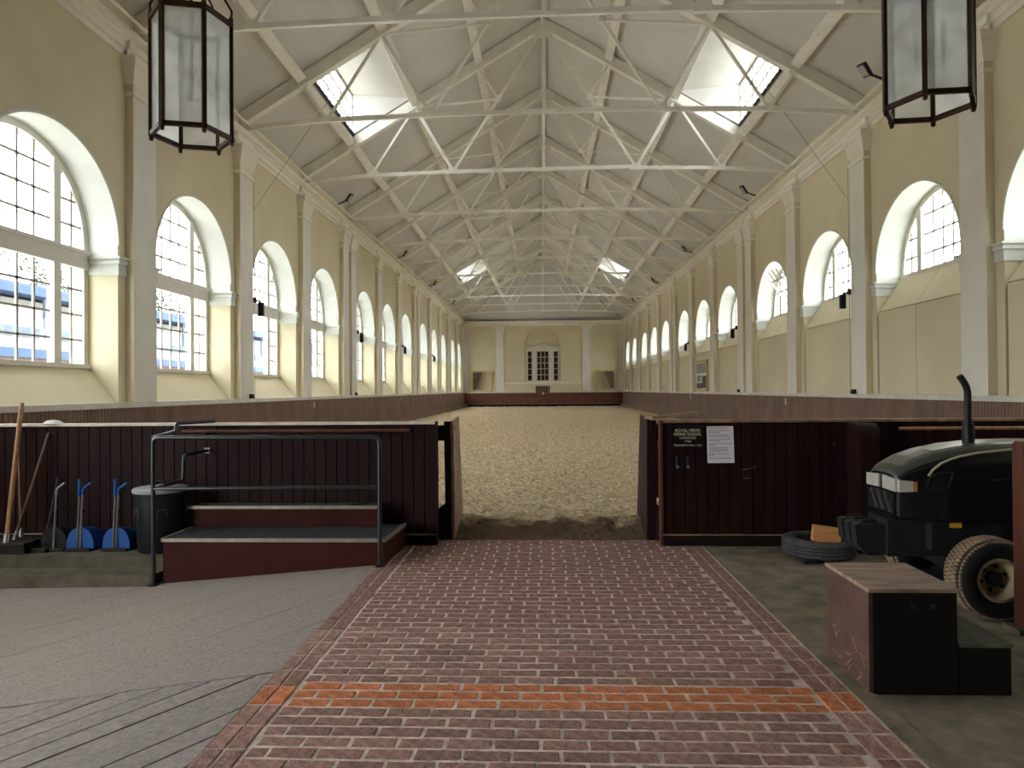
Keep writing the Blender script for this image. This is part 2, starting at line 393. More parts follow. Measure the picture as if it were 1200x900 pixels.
for wall, xf, sg in ((wall_l, XL, 1), (wall_r, XR, -1)):
    mb = MB(); mb.prism(CORN, lambda a, b: (xf + sg * a, YB, b), lambda a, b: (xf + sg * a, YE, b)); fixnormals(mb.build('cornice', 'cornice_white', wall))
    for y in PILS:   # the cornice breaks forward over each pilaster
        mb = MB(); mb.prism([(a + .07, b) for a, b in CORN[1:6]] + [(.02, 7.74)], lambda a, b: (xf + sg * a, y - .45, b), lambda a, b: (xf + sg * a, y + .45, b)); fixnormals(mb.build('cornice_block', 'cornice_white', wall))

# infill boards in the lower half of the right-hand windows
for i, yc in enumerate(ALLW):
    i -= 1
    cuts = [yc - RW + .035, yc, yc + RW - .035] if i in (1, 3, 7, 8) else [yc - RW + .035, yc + RW - .035]
    for a, b in zip(cuts, cuts[1:]):
        a += .008 if a == yc else 0; b -= .008 if b == yc else 0
        mb = MB(); mb.box(XR + .02, XR + .05, a, b, ZLEDGE - .03, 3.295); mb.build('infill_board', 'wall_paint', wall_r)
        mb = MB(); mb.prism([(XR + .025, 3.315), (XR + .525, 4.055), (XR + .525, 4.005), (XR + .06, 3.30)], lambda x, z: (x, a, z), lambda x, z: (x, b, z)); fixnormals(mb.build('sloping_board', 'wall_paint', wall_r))

# ------------------------------------------------------------------ windows
def clip_convex(poly, conv):
    out = poly
    n = len(conv)
    for i in range(n):
        a, b = conv[i], conv[(i + 1) % n]; inp, out = out, []
        if not inp: return []
        def side(p): return (b[0] - a[0]) * (p[1] - a[1]) - (b[1] - a[1]) * (p[0] - a[0])
        for j in range(len(inp)):
            p, q = inp[j], inp[(j + 1) % len(inp)]; sp, sq = side(p), side(q)
            if sp >= 0: out.append(p)
            if (sp >= 0) != (sq >= 0):
                t = sp / (sp - sq); out.append((p[0] + t * (q[0] - p[0]), p[1] + t * (q[1] - p[1])))
    return out
WCOLS_C = [-.68, -.34, 0, .34, .68]; WCOLS_R = [.88, 1.17, 1.46]; WCOLS_L = [-1.46, -1.17, -.88]
ROW_LO = [2.13, 2.54, 2.96, 3.38, 3.78]; ROW_HI = [4.06, 4.43, 4.83, 5.24, 5.66]
wn = 0
def window(yc, xw, sg, zb, detail, label, tilt=None):
    """sg = outward direction; zb = bottom of the glazed opening"""
    global wn
    wn += 1
    root = struct(link(f'window_{wn if wn < 25 else wn + 5}', None), label, 'window'); root.location = (xw, yc, zb)
    W = lambda dy, z, t: (xw + sg * t, yc + dy, z)
    ri = 1.46
    lower = zb < 3
    conv = [(-ri, zb + .06), (ri, zb + .06)] + [(ri * math.cos(math.pi * k / 28), ZS + ri * math.sin(math.pi * k / 28)) for k in range(29)]
    # frame: arch ring, jambs, sill, mullions
    mb = MB()
    n = 28
    for k in range(n):
        t0, t1 = math.pi * k / n, math.pi * (k + 1) / n
        q = [(r * math.cos(t), ZS + r * math.sin(t)) for t in (t0, t1) for r in (ri - .03, RW)]
        A, B, C, D = q[0], q[1], q[3], q[2]
        mb.add([W(*p, 0) for p in (A, B, C, D)] + [W(*p, .1) for p in (A, B, C, D)], [(0, 1, 2, 3), (7, 6, 5, 4), (0, 3, 7, 4), (1, 5, 6, 2)])
    def wb(y0, y1, z0, z1, t0, t1): 
        xa, xb = sorted((xw + sg * t0, xw + sg * t1)); mb.box(xa, xb, yc + y0, yc + y1, z0, z1)
    for e in (-1, 1):
        y0, y1 = sorted((e * (ri - .03), e * RW)); wb(y0, y1, zb, ZS, 0, .1)
        y0, y1 = sorted((e * .70, e * .86)); wb(y0, y1, zb, ZS + math.sqrt(ri * ri - .78 ** 2) + .02, -.02, .1)
    wb(-RW, RW, zb, zb + .07, -.04, .1)
    mb.build('frame', 'sash_white', root)
    mb = MB(); 
    if lower:
        wb(-RW, RW, 3.74, 4.06, -.04, .1); wb(-RW, RW, 3.99, 4.05, -.07, -.04); mb.build('transom', 'sash_white', root)
    # lights: (cols, rows)
    lights = []
    for nm, cols in (('l', WCOLS_L), ('c', WCOLS_C), ('r', WCOLS_R)):
        if lower: lights.append((nm + 'lo', cols, ROW_LO))
        lights.append((nm + 'hi', cols, ROW_HI))
    for nm, cols, rows in lights:
        y0, y1, z0, z1 = cols[0], cols[-1], rows[0], rows[-1]
        hi = nm.endswith('hi')
        sub = root; T = lambda dy, z, t: W(dy, z, t)
        if tilt and nm == tilt[0]:
            zp, ang = tilt[1], tilt[2]
            T = lambda dy, z, t: W(dy, zp + (z - zp) * math.cos(ang) - t * math.sin(ang), t * math.cos(ang) + (z - zp) * math.sin(ang))
            mbs = MB()
            for a, b in ((y0 - .04, y0 + .01), (y1 - .01, y1 + .04)):
                zt = z1 if not hi else ZS + math.sqrt(ri * ri - .7 ** 2)
                mbs.prism([(a, z0), (b, z0), (b, zt), (a, zt)], lambda p, q: T(p, q, .02), lambda p, q: T(p, q, .06))
            mbs.prism([(y0 - .03, z0 - .02), (y1 + .03, z0 - .02), (y1 + .03, z0 + .02), (y0 - .03, z0 + .02)], lambda p, q: T(p, q, .02), lambda p, q: T(p, q, .06))
            if not hi: mbs.prism([(y0 - .03, z1 - .03), (y1 + .03, z1 - .03), (y1 + .03, z1), (y0 - .03, z1)], lambda p, q: T(p, q, .02), lambda p, q: T(p, q, .06))
            sub = fixnormals(mbs.build('open_sash', 'sash_white', root))
        mg = MB()
        def top_at(y): return min(z1, ZS + math.sqrt(max(0, ri * ri - y * y))) if not hi else ZS + math.sqrt(max(0, ri * ri - y * y))
        for y in cols[1:-1]:
            mg.prism([(y - .019, z0), (y + .019, z0), (y + .019, top_at(y)), (y - .019, top_at(y))], lambda p, q: T(p, q, .03), lambda p, q: T(p, q, .06))
        for z in rows[1:-1] if not hi else rows[1:]:
            h = math.sqrt(max(0, ri * ri - (z - ZS) ** 2)) if z > ZS else ri
            a, b = max(y0, -h), min(y1, h)
            if b - a > .05: mg.prism([(a, z - .017), (b, z - .017), (b, z + .017), (a, z + .017)], lambda p, q: T(p, q, .03), lambda p, q: T(p, q, .06))
        fixnormals(mg.build('glazing_grid', 'sash_backlit', sub if sub is root else root))
        rr = rows + [6.2] if hi else rows
        cells = [(cols[i], cols[i + 1], rr[j], rr[j + 1]) for i in range(len(cols) - 1) for j in range(len(rr) - 1)] if detail else [(y0, y1, z0, rr[-1])]
        for a, b, c, d in cells:
            P = clip_convex([(a, c), (b, c), (b, d), (a, d)], conv)
            if len(P) < 3: continue
            area = abs(sum(P[k][0] * P[(k + 1) % len(P)][1] - P[(k + 1) % len(P)][0] * P[k][1] for k in range(len(P)))) / 2
            if area < .004: continue
            mp = MB(); mp.poly([T(p, q, .042) for p, q in P]); mp.build('pane', 'window_glass', root)
    return root
for i, yc in enumerate(WINS):
    window(yc, XL - .52, -1, 2.07, i < 4, f'tall arched white sash window, {ORD[i]} from the partition, in the wall above the brooms',
           ('clo', 3.78, -.75) if i == 2 else None)
for i, yc in enumerate(WINS):
    window(yc, XR + .54, 1, 4.03, i < 4, f'half-round white window over boards, {ORD[i]} from the partition, in the wall behind the tractor',
           ('chi', 4.6, -.62) if i == 3 else None)

window(ADDEDW, XL - .52, -1, 2.07, False, 'added unseen tall arched white sash window in the wall above the platform, in front of the partition')
window(ADDEDW, XR + .54, 1, 4.03, False, 'added unseen half-round white window over boards in the wall beside the tractor, in front of the partition')

# ------------------------------------------------------------------ end wall, back wall, gallery
mb = MB(); xa = .11; ra = 1.6; zr = 5.58; zq = 2.33
def ef(pts, y=YE): mb.poly([(x, y, z) for x, z in pts])
ef([(XL, -.5), (xa - ra, -.5), (xa - ra, 7.95), (XL, 7.95)]); ef([(xa + ra, -.5), (XR, -.5), (XR, 7.95), (xa + ra, 7.95)]); ef([(xa - ra, -.5), (xa + ra, -.5), (xa + ra, zq), (xa - ra, zq)])
PA = [(xa - ra, zq)] + [(xa - ra * math.cos(math.pi * k / 32), zr + ra * math.sin(math.pi * k / 32)) for k in range(33)] + [(xa + ra, zq)]
for (x0, z0), (x1, z1) in zip(PA[1:-1], PA[2:-1]): ef([(x0, z0), (x1, z1), (x1, 7.95), (x0, 7.95)])
for (x0, z0), (x1, z1) in zip(PA, PA[1:] + PA[:1]): mb.quad((x0, YE, z0), (x1, YE, z1), (x1, YE + .22, z1), (x0, YE + .22, z0))
ef(PA, YE + .22); mb.box(XL, XR, YE + .3, YE + .5, -.5, 7.95); wall_e = struct(mb.build('wall_end', 'wall_paint'), 'cream end wall with a pedimented window in a blind arch', 'wall')
mb = MB(); mb.box(XL, XR, YB - .4, YB, -.5, 6.7, 1); mb.box(XL, XR, YB - .4, YB, 6.7, 13.0); struct(mb.build('wall_back', ['wall_paint', 'partition_dark']), 'plain wall behind the brick entrance path', 'wall')
mb = MB(); mb.prism([(-a, b) for a, b in CORN], lambda a, b: (XL, YE + a, b), lambda a, b: (XR, YE + a, b)); fixnormals(mb.build('cornice', 'cornice_white', wall_e))
for x in (-3.79, 4.04, -6.93, 7.2):
    wd = .35 if abs(x) < 5 else .28
    mb = MB(); mb.box(x - wd, x + wd, YE - .15, YE, ZLEDGE, ZC0); p = mb.build('pilaster', 'pilaster_white', wall_e)
    mb = MB(); mb.box(x - wd - .03, x + wd + .03, YE - .18, YE, 6.78, 6.84)
    mb.prism([(wd, 7.0), (wd + .14, 7.34), (wd + .16, ZC0), (-wd - .16, ZC0), (-wd - .14, 7.34), (-wd, 7.0)], lambda a, b: (x + a, YE - .27, b), lambda a, b: (x + a, YE, b)); fixnormals(mb.build('capital', 'cornice_white', p))
mb = MB(); mb.box(-3.44, 3.69, YE - .05, YE, 2.2, 2.32); mb.build('dado_rail', 'cornice_white', wall_e)
YW = YE + .2
wend = struct(link('window_25', None), 'pedimented three-light window with dark panes in the end wall', 'window'); wend.location = (xa, YW, 2.4)
mb = MB(); mb.box(xa - 1.56, xa + 1.56, YW - .1, YW, 2.34, 2.46); mb.build('sill', 'sash_white', wend)
for a, b in ((-1.54, -1.38), (-.98, -.54), (.54, .98), (1.38, 1.54)):
    mb = MB(); mb.box(xa + a, xa + b, YW - .12, YW, 2.46, 5.15)
    if b - a > .3: mb.box(xa + a - .03, xa + b + .03, YW - .15, YW, 5.05, 5.15); mb.box(xa + a - .03, xa + b + .03, YW - .15, YW, 2.46, 2.58)
    mb.build('column', 'sash_white', wend)
mb = MB(); mb.box(xa - 1.56, xa - .98, YW - .14, YW, 5.15, 5.5); mb.box(xa + .98, xa + 1.56, YW - .14, YW, 5.15, 5.5); mb.box(xa - .98, xa + .98, YW - .16, YW, 5.15, 5.42)
mb.box(xa - 1.6, xa - .98, YW - .19, YW, 5.46, 5.56); mb.box(xa + .98, xa + 1.6, YW - .19, YW, 5.46, 5.56)
mb.build('entablature', 'sash_white', wend)
mb = MB(); mb.prism([(-1.06, 5.42), (1.06, 5.42), (0, 5.86)], lambda a, b: (xa + a, YW - .17, b), lambda a, b: (xa + a, YW, b))
for e in (-1, 1): mb.bar((xa, YW - .12, 5.93), (xa + e * 1.12, YW - .12, 5.46), .24, .09)
mb.bar((xa - 1.1, YW - .12, 5.44), (xa + 1.1, YW - .12, 5.44), .24, .06)
fixnormals(mb.build('pediment', 'sash_white', wend))
for c0, c1, nc in ((-1.38, -.98, 1), (-.54, .54, 3), (.98, 1.38, 1)):
    mb = MB(); dc = (c1 - c0) / nc; dr = (5.15 - 2.46) / 5
    for i in range(nc + 1): mb.box(xa + c0 + i * dc - .022, xa + c0 + i * dc + .022, YW - .07, YW - .02, 2.46, 5.15)
    for j in range(6): mb.box(xa + c0, xa + c1, YW - .07, YW - .02, 2.46 + j * dr - .022, 2.46 + j * dr + .022)
    mb.build('glazing_grid', 'sash_white', wend)
    for i in range(nc):
        for j in range(5):
            mp = MB(); mp.box(xa + c0 + i * dc + .02, xa + c0 + (i + 1) * dc - .02, YW - .04, YW - .03, 2.46 + j * dr + .02, 2.46 + (j + 1) * dr - .02); mp.build('pane', 'dark_pane', wend)
# mirrors at both sides of the end wall
for x0, x1, lb in ((-6.44, -4.5, 'square cream-framed mirror on the end wall, beyond the steps side'), (4.8, 6.66, 'square cream-framed mirror on the end wall, beyond the tractor side')):
    t = thing('wall_mirror', lb, 'mirror', ((x0 + x1) / 2, YE, 1.55), 'mirrors on the end wall'); t.location.y -= .04
    mb = MB(); z0, z1 = 1.53, 3.45
    mb.box(x0, x1, YE - .09, YE, z1 - .16, z1); mb.box(x0, x1, YE - .09, YE, z0, z0 + .1); mb.box(x0, x0 + .16, YE - .09, YE, z0, z1); mb.box(x1 - .16, x1, YE - .09, YE, z0, z1); mb.build('mirror_frame', 'mirror_frame', t)
    # hung tilted forward and turned a little towards the hall
    mb = MB(); mb.box(x0 + .14, x1 - .14, YE - .07, YE - .03, z0 + .08, z1 - .14); mb.build('mirror_glass', 'mirror', t); t.rotation_euler.x = .14

# gallery added out of view to shade the entrance and hold the lanterns, and the floor zones
mb = MB(); mb.box(XL, XR, YB, 5.05, 6.6, 6.9); mb.box(XL, XR, 4.95, 5.05, 6.9, 7.6, 1); struct(mb.build('unseen_gallery', ['dark_plaster', 'wall_paint']), 'plastered gallery slab added to shade the entrance and carry the lanterns', 'unseen_gallery')

# ------------------------------------------------------------------ roof: ceiling, purlins, dormers
DORM = [(TRUSS[1], TRUSS[2]), (TRUSS[7], TRUSS[8])]
D0, D1 = 3.97, 5.72
YH = TRUSS[-1]                                     # hip starts at the last truss
mb = MB()
def cl(e, dx, y, t=0): return (XC + e * dx, y, ceil_z(dx) + t)
DXW = 8.6
ys = sorted({YB, YH} | {v for d in DORM for v in (d[0] + .62, d[1] - .1)})
dxs = [0, D0, D1, DXW]
for e in (-1, 1):
    for ya, yb in zip(ys, ys[1:]):
        for da, db in zip(dxs, dxs[1:]):
            if da == D0 and any(abs(ya - (d[0] + .62)) < .01 for d in DORM): continue
            lo = [cl(e, da, ya), cl(e, db, ya), cl(e, db, yb), cl(e, da, yb)]; hi = [cl(e, da, ya, .08), cl(e, db, ya, .08), cl(e, db, yb, .08), cl(e, da, yb, .08)]
            mb.poly(lo); mb.poly(hi)
zh = ceil_z(DXW); yh2 = YE + .55
hip = [cl(-1, DXW, YH), cl(-1, 0, YH), cl(1, DXW, YH)]
ridge = cl(1, 0, YH)
# hipped end: one slope over the end wall and two side triangles
zend = 7.93
EL, ER = (XC - 7.5, YE + .3, zend), (XC + 7.5, YE + .3, zend)
mb.poly([ridge, EL, ER]); mb.poly([ridge, cl(-1, DXW, YH), (XC - DXW, YE + .3, zend - .65), EL]); mb.poly([ridge, ER, (XC + DXW, YE + .3, zend - .65), cl(1, DXW, YH)])
ceil = struct(mb.build('ceiling', 'ceiling_paint'), 'pitched off-white plaster ceiling of the long hall', 'ceiling')
for e in (-1, 1):
    for dx in (1.94, 3.87, 5.80):
        for ya, yb in zip([YB] + TRUSS, TRUSS):
            if ya == YB: ya = 5.1
            mb = MB(); c = XC + e * dx; zt = ceil_z(dx) + .01
            mb.bar((c, ya, zt - .11), (c, yb, zt - .11), .15, .24, up=(e * SLOPE, 0, 1)); mb.bar((c, ya, zt - .235), (c, yb, zt - .235), .21, .04, up=(e * SLOPE, 0, 1)); mb.build('purlin', 'iron_white', ceil)
mb = MB(); mb.box(XC - .07, XC + .07, 5.1, YH, ceil_z(0) - .24, ceil_z(0)); mb.build('ridge_beam', 'ceiling_paint', ceil)
for e in (-1, 1):
    mb = MB(); mb.bar(Vector(ridge) - V(0, 0, .1), Vector(EL if e < 0 else ER) - V(0, 0, .05), .12, .16); mb.build('hip_rafter', 'ceiling_paint', ceil)
dn = 25
for k, (ya, yb) in enumerate(DORM):
    a, b = ya + .62, yb - .1
    for e, sd in ((-1, 'brooms'), (1, 'tractor')):
        dn += 1
        r = struct(link(f'window_{dn}', None), f'roof dormer with white well and barred glass, {"nearer the lanterns" if k == 0 else "nearer the end wall"}, above the {sd} side', 'window')
        r.location = (XC + e * D1, (a + b) / 2, ceil_z(D1))
        zi = ceil_z(D0); ztop = zi + .12; zo = ztop + .05
        mb = MB()
        X0, X1 = XC + e * D0, XC + e * (D1 + .02)
        mb.quad((X0, a, zi), (X0, b, zi), (X1, b, zo), (X1, a, zo))                       # dormer ceiling
        for y in (a, b): mb.poly([(X0, y, zi), (X1, y, zo), (X1, y, ceil_z(D1))])
        mb.build('well', 'ceiling_paint', r)
        mb = MB(); zb0 = ceil_z(D1)
        def gb(y0, y1, z0, z1): mb.box(min(X1, X1 + e * .05), max(X1, X1 + e * .05), y0, y1, z0, z1)
        gb(a, b, zb0 - .05, zb0 + .05); gb(a, b, zo - .07, zo + .02)
        for i in range(0, 13):
            y = a + (b - a) * i / 12; wdt = .07 if i % 4 == 0 else .03
            gb(y - wdt / 2, y + wdt / 2, zb0, zo)
        for j in (1, 2): gb(a, b, zb0 + (zo - zb0) * j / 3 - .018, zb0 + (zo - zb0) * j / 3 + .018)
        mb.build('frame', 'sash_backlit', r)
        for i in range(3):
            mp = MB(); mp.quad((X1 + e * .02, a + (b - a) * i / 3, zb0), (X1 + e * .02, a + (b - a) * (i + 1) / 3, zb0), (X1 + e * .02, a + (b - a) * (i + 1) / 3, zo), (X1 + e * .02, a + (b - a) * i / 3, zo)); mp.build('pane', 'window_glass', r)
        mb = MB(); mb.bar((XC + e * (D1 - .02), a, zb0 - .02), (XC + e * (D1 - .02), b, zb0 - .02), .05, .05); mb.build('winder_rod', 'black_metal', r)

# ------------------------------------------------------------------ roof trusses
def truss_parts(root):
    y = 0
    N = {n: V(dx, 0, rafter_z(dx)) for n, dx in (('ap', 0), ('n3', 1.94), ('n2', 3.87), ('n1', 5.80), ('ev', 7.45))}
    A, B = V(5.2, 0, 8.14), V(2.72, 0, 8.20); C = B.lerp(N['ap'], .5); E_ = V(7.25, 0, 7.99)
    for e in (-1, 1):
        m_ = lambda p: (p.x * e, p.y, p.z)
        mb = MB(); mb.bar(m_(N['ap'] + V(0, 0, .12)), m_(N['ev'] + V(0, 0, .12)), .13, .26); mb.bar(m_(N['ap'] - V(0, 0, .05)), m_(N['ev'] - V(0, 0, .05)), .19, .05); mb.build('rafter', 'iron_white', root, world=False)
        for p, q, w_ in ((N['n1'], A, .075), (A, N['n2'], .06), (N['n2'], B, .085), (B, N['ap'], .07), (C, N['n2'], .055), (C, N['n3'], .05)):
            mb = MB(); mb.bar(m_(p), m_(q), .06, w_); mb.build('strut', 'iron_white', root, world=False)
        mb = MB(); mb.bar(m_(B), m_(A), .07, .10); mb.bar(m_(A), m_(E_), .07, .10); mb.build('tie_bar', 'iron_white', root, world=False)
        for p, s_ in ((A, .16), (B, .2), (C, .1), (N['n1'], .15), (N['n2'], .17), (N['n3'], .12)):
            mb = MB(); c = V(*m_(p)); mb.prism([(-s_, -.06), (s_, -.06), (s_ * .6, .11), (-s_ * .6, .11)], lambda a, b: (c.x + a, -.045, c.z + b), lambda a, b: (c.x + a, .045, c.z + b)); fixnormals(mb.build('gusset', 'iron_white', root, world=False))
    mb = MB(); mb.bar((-2.72, 0, 8.20), (2.72, 0, 8.23), .07, .10); mb.build('tie_bar', 'iron_white', root, world=False)
    mb = MB(); mb.bar((0, 0, 8.2), (0, 0, APEX), .09, .06); mb.prism([(-.3, APEX - .35), (.3, APEX - .35), (.22, APEX - .05), (-.22, APEX - .05)], lambda a, b: (a, -.02, b), lambda a, b: (a, .02, b)); fixnormals(mb.build('king_rod', 'iron_white', root, world=False))
t0 = thing('roof_truss', 'white iron roof truss with triangular webs, first from the hanging lanterns', 'roof truss', (XC, TRUSS[0], 0), 'white iron roof trusses')
truss_parts(t0)
for i, y in enumerate(TRUSS[1:]):
    c = t0.copy(); COL.objects.link(c); c.location = (XC, y, 0); c['label'] = f'white iron roof truss with triangular webs, {ORD[i + 1]} from the hanging lanterns'
    for ch in list(t0.children):
        d = ch.copy(); COL.objects.link(d); d.parent = c

# conduit pipes, floodlights, heaters, cables on the walls
for x, nm in ((-6.9, 'above the brooms'), (7.16, 'behind the tractor')):
    mb = MB(); mb.tube([(x, 5.2, 8.0), (x, 61.8, 8.0)], .03, 8)
    for y in TRUSS: mb.tube([(x, y + 1.2, 8.0), (x + (-.28 if x < 0 else .28), y + 1.2, 7.93)], .012, 5)
    tag(mb.build('conduit_pipe', 'iron_white', smooth=True), f'white pipe running along the cornice of the wall {nm}', 'pipe')
def floodlight(x, y, e, label):
    t = thing('floodlight', label, 'floodlight', (x, y, 7.93), 'floodlights along the cornices')
    mb = MB(); mb.bar((x, y, 8.0), (x + e * .3, y, 8.12), .05, .03); mb.build('bracket', 'black_metal', t)
    hd = Vector((x + e * .42, y, 8.22)); ax = Vector((e * .6, -.25, .75)).normalized(); sd = Vector((0, 1, 0)); nr = ax.cross(sd).normalized()
    mb = MB(); mb.bar(hd - ax * .15, hd + ax * .15, .25, .06, up=nr); mb.build('lamp_head', 'black_metal', t)
    mb = MB(); mb.bar(hd - ax * .12 - nr * .04 * (1 if nr.z < 0 else -1) * -1, hd + ax * .12 - nr * .04 * (1 if nr.z < 0 else -1) * -1, .2, .02, up=nr); mb.build('lamp_glass', 'lens_clear', t)
for i, y in enumerate((22.9, 32.4, 41.5, 50.5)):
    floodlight(-6.9, y, 1, f'small black floodlight on the cornice pipe above the brooms side, {ORD[i]} from the lanterns')
    floodlight(7.16, y, -1, f'small black floodlight on the cornice pipe above the tractor side, {ORD[i]} from the lanterns')
floodlight(7.16, 14.4, -1, 'small black floodlight on the cornice pipe beside a hanging lantern')
def wallbox(x, y, e, label):
    t = thing('wall_heater', label, 'wall heater', (x, y, 3.5), 'dark heater boxes on the pilasters')
    mb = MB(); mb.cbox(x + e * .12 - .06, x + e * .12 + .06, y + .06, y + .16, 3.52, 3.86, .01); mb.build('housing', 'black_plastic', t)
    mb = MB(); mb.bar((x - e * .02, y + .0, 3.9), (x + e * .12, y + .11, 3.88), .04, .04); mb.box(x - .04, x + .04, y - .0, y + .05, 3.84, 3.98); mb.build('bracket', 'cast_iron', t)
for i, (a, b) in enumerate(((16.45, 0), (25.84, 0), (34.23, 0), (43.65, 0))):
    wallbox(XL + .17, a, 1, f'dark heater box on a pilaster of the wall above the brooms, {ORD[i]} from the partition')
    if i < 3: wallbox(XR - .17, a, -1, f'dark heater box on a pilaster of the wall behind the tractor, {ORD[i]} from the partition')
for pts, lb in (([(-7.03, 16.45, 6.9), (-7.03, 16.45, 1.55)], 'thin dark cable down the pilaster above the steps'), ([(7.28, 16.45, 6.9), (7.28, 16.45, 1.55)], 'thin dark cable down the pilaster behind the tractor'),
                ([(-7.03, 16.42, 6.1), (-5.2, 16.9, 9.1)], 'slack cable from pilaster to roof on the brooms side'), ([(7.28, 16.45, 6.1), (5.5, 16.9, 9.05)], 'slack cable from pilaster to roof on the tractor side')):
    mb = MB(); mb.tube(pts, .006, 5); tag(mb.build('cable', 'cable'), lb, 'cable')

# framed board on the right wall
t = thing('notice_board', 'cream-framed board of photographs on the wall behind the tractor', 'notice board', (XR - .03, 32.3, 1.5))
mb = MB(); x = XR - .0
mb.box(x - .06, x + .0, 31.0, 33.3, 1.53, 1.62); mb.box(x - .06, x, 31.0, 33.3, 2.86, 2.95); mb.box(x - .06, x, 31.0, 31.1, 1.53, 2.95); mb.box(x - .06, x, 33.2, 33.3, 1.53, 2.95); mb.build('frame', 'mirror_frame', t)
mb = MB(); mb.box(x - .03, x + .0, 31.05, 33.25, 1.58, 2.9); mb.build('backing', 'paper', t)
for y0, y1, z0, z1, mt in ((31.2, 33.1, 2.35, 2.82, 'photo_print'), (31.2, 32.0, 1.66, 2.22, 'photo_dark'), (32.0, 33.1, 1.64, 1.9, 'photo_dark'), (32.2, 33.0, 1.95, 2.25, 'photo_print')):
    mb = MB(); mb.box(x - .035, x - .03, y0, y1, z0, z1); mb.build('print', mt, t)

# ------------------------------------------------------------------ arena: sand, kick walls
def gy(n0, n1, k): 
    return [n0 + (n1 - n0) * (i / k) ** 2.2 for i in range(k + 1)]
NX = 250; xs = [-6.54 + 13.33 * i / NX for i in range(NX + 1)]; yl = gy(7.42, 61.37, 360)
vv = []; ff = []
for j, y in enumerate(yl):
    for i, x in enumerate(xs):
        base = .15 * min(1, max(0, (y - 7.47 - .06 * noise.noise((x * 1.7, 0, 3))) / .62)) ** .75 - .01
        am = .035 * min(1, .25 + base * 10)
        z = base + am * noise.noise((x * 3.1, y * 3.1, 0)) + am * 1.3 * noise.noise((x * 9, y * 9, 4)) + am * .8 * noise.noise((x * .9, y * .9, 7))
        vv.append((x, y, max(z, -.02 if y < 7.5 else .005)))
for j in range(len(yl) - 1):
    for i in range(NX):
        a = j * (NX + 1) + i; ff.append((a, a + 1, a + NX + 2, a + NX + 1))
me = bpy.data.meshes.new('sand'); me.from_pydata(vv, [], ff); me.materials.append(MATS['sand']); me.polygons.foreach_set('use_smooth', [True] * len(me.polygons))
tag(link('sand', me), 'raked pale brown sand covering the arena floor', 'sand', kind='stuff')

def kick_side(nm, xt, xb, xwall, sg, label):
    """sg: direction to the wall; xt = top of the slope, xb = its foot"""
    mb = MB(); mb.box(min(xwall, xt - sg * .04), max(xwall, xt - sg * .04), PART_Y + .1, YE, 1.40, ZLEDGE)
    root = struct(mb.build('kick_wall', 'ledge_white'), label, 'kick wall')
    mb = MB(); n = int((61.9 - PART_Y - .1) / .082); y = PART_Y + .1
    zk = .36                                             # above the flared foot board
    def fx(z): return xt - sg * .06 * (1.4 - z) / (1.4 - zk)
    for i in range(n):
        y0, y1 = y + i * .082, y + i * .082 + .066; d = sg * .014
        mb.add([(fx(zk), y0, zk), (fx(zk), y1, zk), (fx(1.4), y1, 1.4), (fx(1.4), y0, 1.4), (fx(zk) + d, y0 - .008, zk), (fx(zk) + d, y1 + .008, zk), (fx(1.4) + d, y1 + .008, 1.4), (fx(1.4) + d, y0 - .008, 1.4)],
               [(0, 1, 2, 3), (1, 5, 6, 2), (4, 0, 3, 7)])
    o = mb.build('slat', 'kick_wood', root); o['kind'] = 'stuff'
    mb = MB(); mb.quad((fx(zk) + sg * .014, PART_Y + .1, zk), (fx(zk) + sg * .014, YE, zk), (fx(1.4) + sg * .014, YE, 1.4), (fx(1.4) + sg * .014, PART_Y + .1, 1.4)); mb.build('backing', 'kick_wood_far', root)
    mb = MB(); mb.prism([(fx(zk) + sg * .02, 0.0), (xb, 0.0), (xb, .06), (fx(zk) - sg * .03, zk + .02), (fx(zk) + sg * .02, zk + .02)], lambda x, z: (x, PART_Y + .1, z), lambda x, z: (x, 61.9, z)); fixnormals(mb.build('foot_board', 'kick_wood', root))
    return root
kick_side('l', -6.99, -6.55, XL, -1, 'sloping slatted kick wall with white ledge below the brooms-side windows')
kick_side('r', 7.26, 6.80, XR, 1, 'sloping slatted kick wall with white ledge below the tractor-side windows')
mb = MB(); mb.box(-7.0, -.66, 61.35, YE, 1.37, 1.475); mb.box(.82, 7.26, 61.35, YE, 1.37, 1.475)
mb.box(-.66, .82, 61.35, YE, 1.98, 2.08); mb.box(-.66, -.56, 61.35, YE, 1.37, 2.0); mb.box(.72, .82, 61.35, YE, 1.37, 2.0)
ke = struct(mb.build('kick_wall', 'ledge_white'), 'low boarded kick wall with a raised centre below the end wall', 'kick wall')
for i in range(57):
    x0 = -6.92 + i * .25
    top = 1.98 if -.6 < x0 + .12 < .75 else 1.37
    mb = MB(); mb.box(x0 + .006, x0 + .244, 61.42, 61.46, .38, top); mb.build('board', 'kick_wood_far', ke)
mb = MB(); mb.box(-6.75, 7.3, 61.38, 61.5, .33, .40); mb.build('rail', 'kick_wood', ke)
mb = MB(); mb.box(-6.75, 7.3, 61.44, 61.5, .0, 1.3); mb.build('backing', 'partition_dark', ke)
mb = MB(); mb.lathe([(0, -.06), (.07, -.05), (.1, -.02), (.1, .0)], 16, (.12, 61.42, 1.30), 'y'); tag(mb.build('round_marker', 'ledge_white', smooth=True), 'small round white marker on the raised centre of the far kick wall', 'marker')
